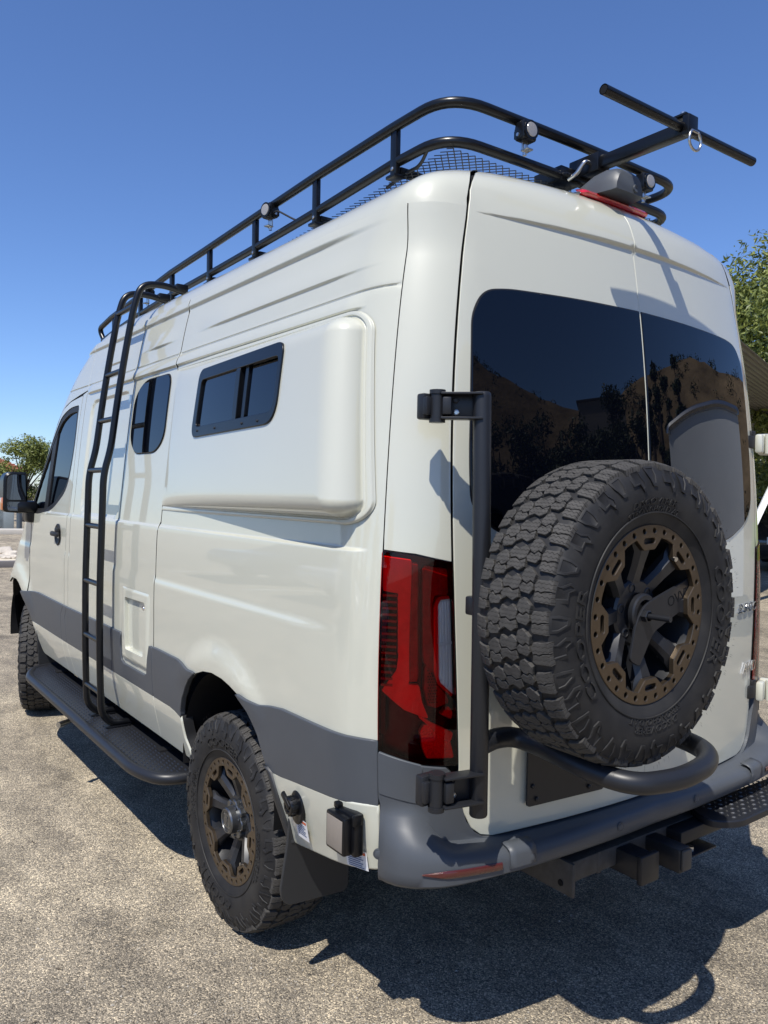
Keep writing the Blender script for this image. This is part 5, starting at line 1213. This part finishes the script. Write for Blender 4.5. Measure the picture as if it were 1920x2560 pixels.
# red roofed house
TILE = mat('red_roof_tile', (.36, .13, .085), .8, vary=(2.2, .25)); STUCCO = mat('tan_stucco', (.40, .32, .24), .9, vary=(1, .06)); LWALL = mat('pale_wall', (.80, .77, .72), .85, vary=(.6, .05))
hc = polar(9.2, 66); hs = empty('tiled_house', hc); tag(hs, 'tan house with a low red tiled roof at the left edge', 'house')
hs.rotation_euler = (0, 0, math.radians(-12))
mb = MB(); mb.box((0, 0, 1.35), (5.0, 6, 2.7)); mb.build('wall', STUCCO, hs, flat=True)
mb = MB(); mb.add([(-3.1, -3.6, 2.72), (3.1, -3.6, 2.72), (3.1, 3.6, 2.72), (-3.1, 3.6, 2.72), (-1.4, 0, 3.75), (.9, 0, 3.75)], [(0, 1, 5, 4), (1, 2, 5), (2, 3, 4, 5), (3, 0, 4), (3, 2, 1, 0)]); rf = mb.build('roof', TILE, hs, flat=True)
rows_ = 9
for k in range(rows_):
    f0 = k / rows_; z0 = 2.72 + 1.03 * f0; y0 = -3.6 + 3.6 * f0; xa = -3.1 + 1.7 * f0; xb = 3.1 - 2.2 * f0
    mb = MB(); mb.tube([(xa, y0 - .05, z0 + .03), (xb, y0 - .05, z0 + .03)], .05, 6); mb.build('tile_course', TILE, rf)
for x in (-1.6, .2, 1.8):
    mb = MB(); mb.box((x, -3.01, 1.5), (.9, .04, 1.1), .01); f = mb.build('window', WHITE, hs); mb = MB(); mb.box((x, -3.035, 1.5), (.76, .03, .96)); mb.build('pane', GLASS, f)
# grey utility enclosure, dark bollard
gw_ = polar(9.3, 31.5); u = empty('utility_enclosure', gw_); u.rotation_euler = (0, 0, math.radians(-10)); tag(u, 'tall pale grey utility enclosure at the left edge behind the mirror', 'enclosure')
mb = MB(); mb.box((-.05, .4, .9), (1.3, 1.0, 1.82), .02); mb.build('cabinet', mat('pale_grey_metal', (.40, .44, .47), .5, vary=(3, .05)), u); mb = MB(); mb.box((.55, .15, .42), (.75, .5, .84), .02); mb.build('side_box', mat('mid_grey_metal', (.26, .30, .31), .5), u)
bp_ = polar(11.3, 30); mb = MB(); mb.lathe([(0, .13), (.02, .13), (.05, .09), (1.15, .09), (1.2, .075), (1.2, 0)], Matrix.Rotation(math.radians(-90), 4, 'Y'), 20); o = mb.build('bollard', mat('slate_paint', (.055, .07, .085), .5), None, angle=40); o.location = bp_; tag(o, 'dark slate bollard standing by the kerb beneath the van mirror', 'bollard')
KERB = mat('kerb_concrete', (.46, .43, .38), .85, vary=(2, .1), bump=(40, .4, .01))
a = polar(4, 30.2); b = polar(14.5, 29.4); d = (b - a); mb = MB(); mb.box(((a + b) / 2) + Vector((0, 0, .05)), (d.length, .9, .22), .02, Matrix.Rotation(math.atan2(d.y, d.x), 3, 'Z')); o = mb.build('far_kerb', KERB, None); o['kind'] = 'structure'
mb = MB(); a = polar(4, 17.6); b = polar(14, 17.3); d = b - a; mb.box((a + b) / 2 + Vector((0, 0, .05)), (d.length, .16, .16), .02, Matrix.Rotation(math.atan2(d.y, d.x), 3, 'Z')); o = mb.build('planter_kerb', mat('dark_concrete', (.14, .13, .13), .9), None); o['kind'] = 'structure'  # darker concrete than the far kerb
BED = mat('pale_gravel_bed', (.62, .55, .42), .95, vary=(9, .25), bump=(30, .8, .03)); mb = MB(); a1, a2, a3, a4 = polar(4, 17.7, .09), polar(14, 17.4, .09), polar(14, 19.9, .09), polar(4, 20.2, .09); mk('gravel_bed', [a1, a2, a3, a4], [(0, 1, 2, 3)], BED, flat=True)['kind'] = 'structure'
ROCK = mat('pale_rock', (.52, .47, .40), .9, vary=(6, .2), bump=(14, .6, .03))
def rock(loc, s, seed, label):
    bm = bmesh.new(); bmesh.ops.create_icosphere(bm, subdivisions=2, radius=1)
    for v in bm.verts: v.co = Vector((v.co.x * 1.25, v.co.y, v.co.z * .6)) * s * (1 + .35 * noise.noise(v.co * 1.6 + Vector((seed, 0, 0))))
    me = bpy.data.meshes.new('landscape_rock'); bm.to_mesh(me); bm.free(); me.materials.append(ROCK); me.set_sharp_from_angle(angle=math.radians(28)); o = link('landscape_rock', me, None, loc); tag(o, label, 'rock', 'rocks in the planter bed')
for i, (az_, d_, s) in enumerate([(10.35, 19.4, .20), (10.7, 18.9, .12), (10.95, 19.2, .13), (10.2, 18.5, .09), (11.0, 18.4, .09), (10.55, 18.3, .08)]):
    rock(polar(az_, d_, .09 + s * .3), s, i, ['largest pale rock at the back of the gravel planter', 'pale rock in the middle of the gravel planter', 'pale rock closest to the van fender in the planter', 'small pale rock at the left edge of the planter', 'small pale rock low beside the van fender', 'smallest pale rock along the front of the planter'][i])
# ---- cars
CG = mat('car_glass', (.01, .012, .014), .02, spec=.6)
def car(loc, rz, M_, label, suv=False, scale=1.0, group=None):
    t = empty('parked_car', loc); t.rotation_euler = (0, 0, rz); t.scale = (scale,) * 3; tag(t, label, 'car', group)
    L, Wd, H = 4.5, 1.8, (1.75 if suv else 1.45); bz = .28
    prof = [(-2.25, .45), (-2.22, .75), (-2.1, .95 if suv else .88), (-1.3, 1.05 if suv else .95), (-.55, H * .95), (.2, H), (1.1, H * .97), (1.9, 1.1 if suv else .98), (2.15, 1.0 if suv else .95), (2.25, .7), (2.22, .4), (1.9, bz), (-1.9, bz)]
    if suv: prof[7] = (1.95, 1.25)
    mb = MB(); secs = [(-.90, .0), (-.90, 1), (-.62, 1), (.62, 1), (.90, 1), (.90, 0)]
    pr = round_poly(prof, .12, 4); vs = []; fs = []; n = len(pr)
    for yy, ins in ((-.90, .05), (-.86, 0), (.86, 0), (.90, .05)):
        for x, z in pr:
            tum = max(0, z - .95) * .42; y2 = (abs(yy) - tum) * (1 if yy > 0 else -1); vs.append((x * (1 - ins * .3), y2, z - (ins * .3 if z > .6 else 0)))
    for k in range(3):
        for i in range(n): j = (i + 1) % n; fs.append((k * n + i, k * n + j, (k + 1) * n + j, (k + 1) * n + i))
    fs.append(tuple(range(n))); fs.append(tuple(range(3 * n, 4 * n))[::-1]); mb.add(vs, fs); mb.build('body', M_, t, angle=30)
    hw = .905 - max(0, 1.25 - .95) * .42 * .5
    for sg in (-1, 1):
        mb = MB(); q = [(-1.05, 1.02), (-.50, H * .92), (.15, H * .955), (.15, 1.02)] ; q2 = [(.22, 1.02), (.22, H * .955), (1.0, H * .93), (1.5, 1.06)]
        for Q in (q, q2): 
            vv = [(x, sg * (.893 - max(0, z - .95) * .42 + .012), z) for x, z in Q]; mb.add(vv, [(0, 1, 2, 3) if sg > 0 else (3, 2, 1, 0)])
        mb.build('side_window', CG, t, flat=True)
    mb = MB(); mb.add([(-1.30, -.72, 1.06), (-1.30, .72, 1.06), (-.62, .62, H * .93), (-.62, -.62, H * .93)], [(0, 1, 2, 3)]); mb.build('windscreen', CG, t, flat=True)
    mb = MB(); x_ = 1.98 if suv else 1.86; mb.add([(x_, -.70, 1.06), (x_, .70, 1.06), (1.22, .62, H * .93), (1.22, -.62, H * .93)], [(3, 2, 1, 0)]); mb.build('rear_window', CG, t, flat=True)
    for x in (-1.38, 1.36):
        for sg in (-1, 1):
            wl = MB(); wl.lathe([(-.10, .0), (-.11, .20), (-.10, .27), (-.08, .325), (.08, .325), (.10, .27), (.10, 0)], Matrix.Translation((x, sg * .80, .325)) @ Matrix.Rotation(math.radians(90) * (1 if sg < 0 else -1), 4, 'Z') , 28); ww_ = wl.build('wheel', RUBBER, t); r_ = MB(); r_.lathe([(-.112, .19), (-.116, .17), (-.10, .10), (-.115, .05), (-.115, 0)], Matrix.Translation((x, sg * .80, .325)) @ Matrix.Rotation(math.radians(90) * (1 if sg < 0 else -1), 4, 'Z'), 20); r_.build('rim', STEEL, ww_)
    for sg in (-1, 1):
        mb = MB(); mb.box((2.19, sg * .70, .86), (.12, .30, .13), .03); mb.build('tail_lamp', RED, t); mb = MB(); mb.box((-2.16, sg * .66, .74), (.14, .34, .12), .03); mb.build('headlight', CLEAR, t)
    mb = MB(); mb.box((2.262, 0, .72), (.012, .34, .16), .003); mb.build('number_plate', LABEL, t)
    for sg in (-1, 1): mb = MB(); mb.box((-.95, sg * .95, 1.02), (.14, .18, .11), .03); mb.build('door_mirror', M_, t)
    return t
CW = mat('white_car_paint', (.78, .78, .78), .3, coat=1); CBK = mat('black_car_paint', (.012, .012, .014), .25, coat=1); CS = mat('silver_car_paint', (.42, .43, .44), .3, metal=.6, coat=1); CB = mat('blue_car_paint', (.05, .08, .14), .3, coat=1)
GRASS = mat('lawn', (.16, .22, .045), .95, vary=(3, .3), bump=(60, .8, .04))
# grass bank with the white car, dark vehicle below
bk = polar(63.5, 31); q = math.radians(90 - 63.5); Rz = Matrix.Rotation(q, 3, 'Z')
vs = []
for dx, z in ((-5.5, 0.), (-4.2, 1.30), (-3.8, 1.42), (40, 1.46)):
    for dy in (-16, 16): vs.append(bk + Rz @ Vector((dx, dy, z)))
mk('grass_bank', vs, [(0, 2, 3, 1), (2, 4, 5, 3), (4, 6, 7, 5)], GRASS, angle=40)['kind'] = 'structure'
car(polar(63.3, 34.5, 1.45), q + math.radians(90), CW, 'white car parked on the raised lawn beyond the van', group=None)
car(polar(63.4, 21.5, 0), q + math.radians(180 - 8), CBK, 'black car with a pale number plate parked below the lawn', suv=True)
wb = empty('white_building', polar(63.5, 50, 1.4)); wb.rotation_euler = (0, 0, q); tag(wb, 'bright white building beyond the white car', 'building')
mb = MB(); mb.box((0, 0, 2.0), (6, 16, 4.0)); mb.build('wall', LWALL, wb, flat=True); mb = MB(); mb.box((0, 0, 4.1), (6.8, 16.8, .25)); mb.build('roof', STUCCO, wb, flat=True)
for y in (-4, -1, 2, 5):
    mb = MB(); mb.box((-3.02, y, 1.5), (.06, 1.3, 1.5), .01); f = mb.build('window', mat('rose_shutter', (.55, .35, .32), .7), wb)
    for k in range(5): mb = MB(); mb.box((-3.06, y - .5 + .25 * k, 1.5), (.03, .04, 1.4)); mb.build('bar', WHITE, f)
# carport: corrugated roof seen from underneath
CORR = mat('corrugated_steel', (.20, .185, .165), .55, metal=.35, vary=(1.2, .12))
cp = empty('carport'); tag(cp, 'open carport with a corrugated brown metal roof beside the van', 'carport')
A = Vector((6.81, 3.87, 3.60)); dr = Vector((.945, .330, 0)).normalized(); pr_ = Vector((-.330, .945, 0)).normalized()
A = A - dr * 2.2
def cpt(s, t, z): return A + dr * s + pr_ * t + Vector((0, 0, z))
mb = MB(); vs = []; fs = []; K = 66
for i in range(K):
    t = 1.42 * i / (K - 1); z = .018 * (1 if (i // 2) % 2 else -1)
    for s in (0, 12.): vs.append(cpt(s, t, z))
for i in range(K - 1): fs.append((2 * i, 2 * i + 1, 2 * i + 3, 2 * i + 2))
mb.add(vs, fs); o = mb.build('roof_sheet', CORR, cp, flat=True); sm = o.modifiers.new('s', 'SOLIDIFY'); sm.thickness = .004
FR = mat('carport_paint', (.55, .54, .50), .5, vary=(3, .06)); rotc = Matrix.Rotation(math.atan2(dr.y, dr.x), 3, 'Z')
mb = MB(); mb.box(cpt(6, 1.44, -.12), (12., .08, .24), .008, rotc); mb.build('front_beam', FR, cp)
mb = MB(); mb.box(cpt(6, 3.2, -.05), (12., 3.4, .03), 0, rotc); mb.build('rear_roof_sheet', mat('shaded_roof_sheet', (.03, .028, .025), .8), cp, flat=True)  # near-black colour paints in the shade under the rear roof
for s in (11.6,):
    mb = MB(); c = cpt(s, 1.44, -1.85); mb.box(c, (.1, .1, 3.5), .008, rotc); mb.build('post', FR, cp)
for s, tt in ((.4, .08), (.4, 1.40), (6.2, 3.2)):
    mb = MB(); mb.box(cpt(s, tt, -1.83), (.1, .1, 3.54), .008, rotc); mb.build('post', FR, cp)
mb = MB(); mb.box(polar(63.6, 14.2, 1.4), (.1, .1, 2.8), .008, rotc); mb.build('post', FR, cp)
c0 = polar(61.05, 13.0, 1.18); c1 = polar(63.6, 14.2, 2.75); mb = MB(); mb.tube([c0, c1], .06, 4); o = mb.build('brace', WHITE, cp, flat=True)
mb = MB(); mb.box(polar(60.6, 12.9, .6), (.1, .1, 1.3), .008, rotc); mb.build('post', FR, cp)
# ---- things behind the camera that the glass and paint reflect
def behind(az_, d, z=0.): a = math.radians(az_); return Vector((.2 + d * math.sin(a), .2 - d * math.cos(a), z))
TW = mat('trailer_skin', (.80, .82, .83), .35, coat=.4, vary=(1.5, .04))
tr = empty('box_trailer', behind(68.6, 9.2)); tr.rotation_euler = (0, 0, math.radians(66)); tag(tr, 'white enclosed box trailer with a rounded silver roof edge', 'trailer')
tp = round_poly([(-1.25, .55), (1.25, .55), (1.25, 3.10), (.55, 3.28), (-.5, 3.26), (-1.25, 3.06)], [.03, .03, .06, .5, .5, .12], 8)
mb = MB(); mb.prism(tp, Matrix.Translation((0, 2.2, 0)) @ Matrix.Rotation(math.radians(90), 4, 'X'), 4.4, .0); mb.build('box_body', TW, tr, angle=30)
mb = MB(); mb.tube([(p[0], 2.21, p[1]) for p in tp if p[1] > 2.95], .07, 8); mb.build('roof_edge', mat('silver_trim', (.6, .6, .6), .25, metal=.9), tr)
for sg in (-1, 1): mb = MB(); mb.lathe([(-.1, 0), (-.1, .2), (-.09, .33), (.09, .33), (.1, .2), (.1, 0)], Matrix.Translation((sg * 1.15, 0, .33)), 24); mb.build('wheel', RUBBER, tr)
for i, (az_, d, h, cr, kind) in enumerate([(30, 34, 9, 3, 0), (39, 30, 8, 2.6, 0), (46, 38, 10, 3.2, 0), (51.5, 33, 9.0, 2.4, 0), (56, 36, 11.5, 1.6, 1), (60, 30, 11.5, 1.5, 1), (63, 26, 11, 1.4, 1), (22, 30, 7, 2.6, 0), (12, 34, 8, 3, 0), (35, 40, 11, 3.2, 0), (43, 31, 9.5, 2.8, 0), (48.5, 42, 13, 3.0, 0), (58, 44, 17, 2.2, 1), (54, 40, 12, 2.4, 0), (26, 36, 10, 3, 0)]):
    tree(behind(az_, d), h, cr, 2600, .26, LEAFD, 'tall narrow dark conifer facing the back of the van' if kind else 'broad dark tree facing the back of the van', 40 + i, group='tall conifers behind the photographer' if kind else 'broad trees behind the photographer', trunk_h=.12, nclump=14, tall=bool(kind))
hb2 = empty('hillside_house', behind(45, 78, 14)); hb2.rotation_euler = (0, 0, math.radians(45)); tag(hb2, 'grey stepped house up on the dry hillside', 'house')
mb = MB(); mb.box((0, 0, 3), (9, 7, 6)); mb.box((5, .5, 1.5), (5, 6, 5)); mb.build('wall', mat('weathered_stucco', (.22, .20, .18), .9), hb2, flat=True); mb = MB(); mb.box((0, 0, 6.15), (9.6, 7.6, .3)); mb.build('roof', mat('dark_shingle', (.06, .055, .05), .9), hb2, flat=True)
for i in range(3):
    for k in range(2): mb = MB(); mb.box((-3 + 2.6 * i, -3.53, 1.6 + 2.6 * k), (1.4, .05, 1.3)); mb.build('window', GLASS, hb2)
LINE = mat('line_paint', (.72, .72, .68), .7, vary=(6, .15))  # unseen bay lines added to mirror as streaks in the lower body
for i in range(7):
    y = -3.2 + 3.55 * i; mk('added_parking_line', [(-10.9, y, .004), (-5.9, y, .004), (-5.9, y + .10, .004), (-10.9, y + .10, .004)], [(0, 1, 2, 3)], LINE, flat=True)['kind'] = 'structure'
# scrub on the hill
r_ = random.Random(21); cl = []
for i in range(240):
    a = math.radians(r_.uniform(12, 80)); d = r_.uniform(58, 120); x = .2 + d * math.sin(a); y = -d * math.cos(a); cl.append((x, y, hill_z(x, y) + .3, r_.uniform(.7, 2.4)))
foliage('hillside_scrub', cl, 9000, .42, LEAFD, None, 33)['kind'] = 'stuff'
# left of the van: unseen cars added for side-panel reflections, with low trees behind
for i, (y, M_, lab) in enumerate([(-1.4, CW, 'unseen white car added facing the van side across the lot'), (2.1, CS, 'unseen silver car added second in the row across the lot'), (5.7, CB, 'unseen dark blue car added third in the row across the lot'), (9.2, CW, 'unseen white car added furthest along the row across the lot'), (12.8, CBK, 'unseen black car added to close the row across the lot')]):
    car(Vector((-8.6, y, 0)), math.radians(180 + rnd.uniform(-4, 4)), M_, lab, suv=i % 2 == 0, group='unseen cars added across the lot')
for i, (x, y, h) in enumerate([(-20, -6, 4.5), (-21, 1, 3.8), (-20, 7, 4.8), (-22, 13, 4.2), (-21, 20, 4.6), (-23, 28, 5)]):
    tree(Vector((x, y, 0)), h, 2.6, 1500, .24, LEAF, 'green tree behind the cars parked across the lot', 70 + i, group='trees behind the parked cars', trunk_h=.25, nclump=10)
# loose stones on the tarmac
def pebbles(n, seed):
    r = random.Random(seed); V = []; F = []
    base = [Vector((1, 0, 0)), Vector((-.5, .86, 0)), Vector((-.5, -.86, 0)), Vector((.2, .1, .8)), Vector((-.1, -.2, -.5))]
    for i in range(n):
        u = r.random(); d = .9 + 7.5 * u ** 1.6; az_ = math.radians(r.uniform(-8, 72)); x = CAM[0] + d * math.sin(az_); y = CAM[1] + d * math.cos(az_); s = r.uniform(.0018, .0046) * (1.9 if r.random() < .03 else 1)
        Rm = Matrix.Rotation(r.uniform(0, 6.3), 3, 'Z'); o = len(V)
        V += [Rm @ Vector((b.x * s * r.uniform(.7, 1.3), b.y * s * r.uniform(.6, 1.2), b.z * s * .8)) + Vector((x, y, s * .25)) for b in base]; F += [(o + a, o + b, o + c) for a, b, c in ((0, 1, 3), (1, 2, 3), (2, 0, 3))]
    return V, F
V, F = pebbles(26000, 5)
o = mk('loose_gravel', V, F, mat('loose_stone', (.34, .31, .26), .9, vary=(60, .5)), flat=True); o['kind'] = 'stuff'

r_ = random.Random(77); V = []; F = []
for i in range(420):
    d = .9 + 6.5 * r_.random() ** 1.4; a_ = math.radians(r_.uniform(-6, 70)); c = Vector((CAM[0] + d * math.sin(a_), CAM[1] + d * math.cos(a_), .003)); L = r_.uniform(.004, .016); wd = L * r_.uniform(.12, .4); Rm = Matrix.Rotation(r_.uniform(0, 6.3), 3, 'Z'); o_ = len(V)
    V += [c + Rm @ Vector(p) for p in ((-L, 0, 0), (0, -wd, .001), (L, 0, .0015), (0, wd, .001), (0, 0, .004))]; F += [(o_, o_ + 1, o_ + 4), (o_ + 1, o_ + 2, o_ + 4), (o_ + 2, o_ + 3, o_ + 4), (o_ + 3, o_, o_ + 4)]
o = mk('ground_litter', V, F, mat('dry_litter', (.07, .055, .038), .9, vary=(40, .5)), flat=True); o['kind'] = 'stuff'
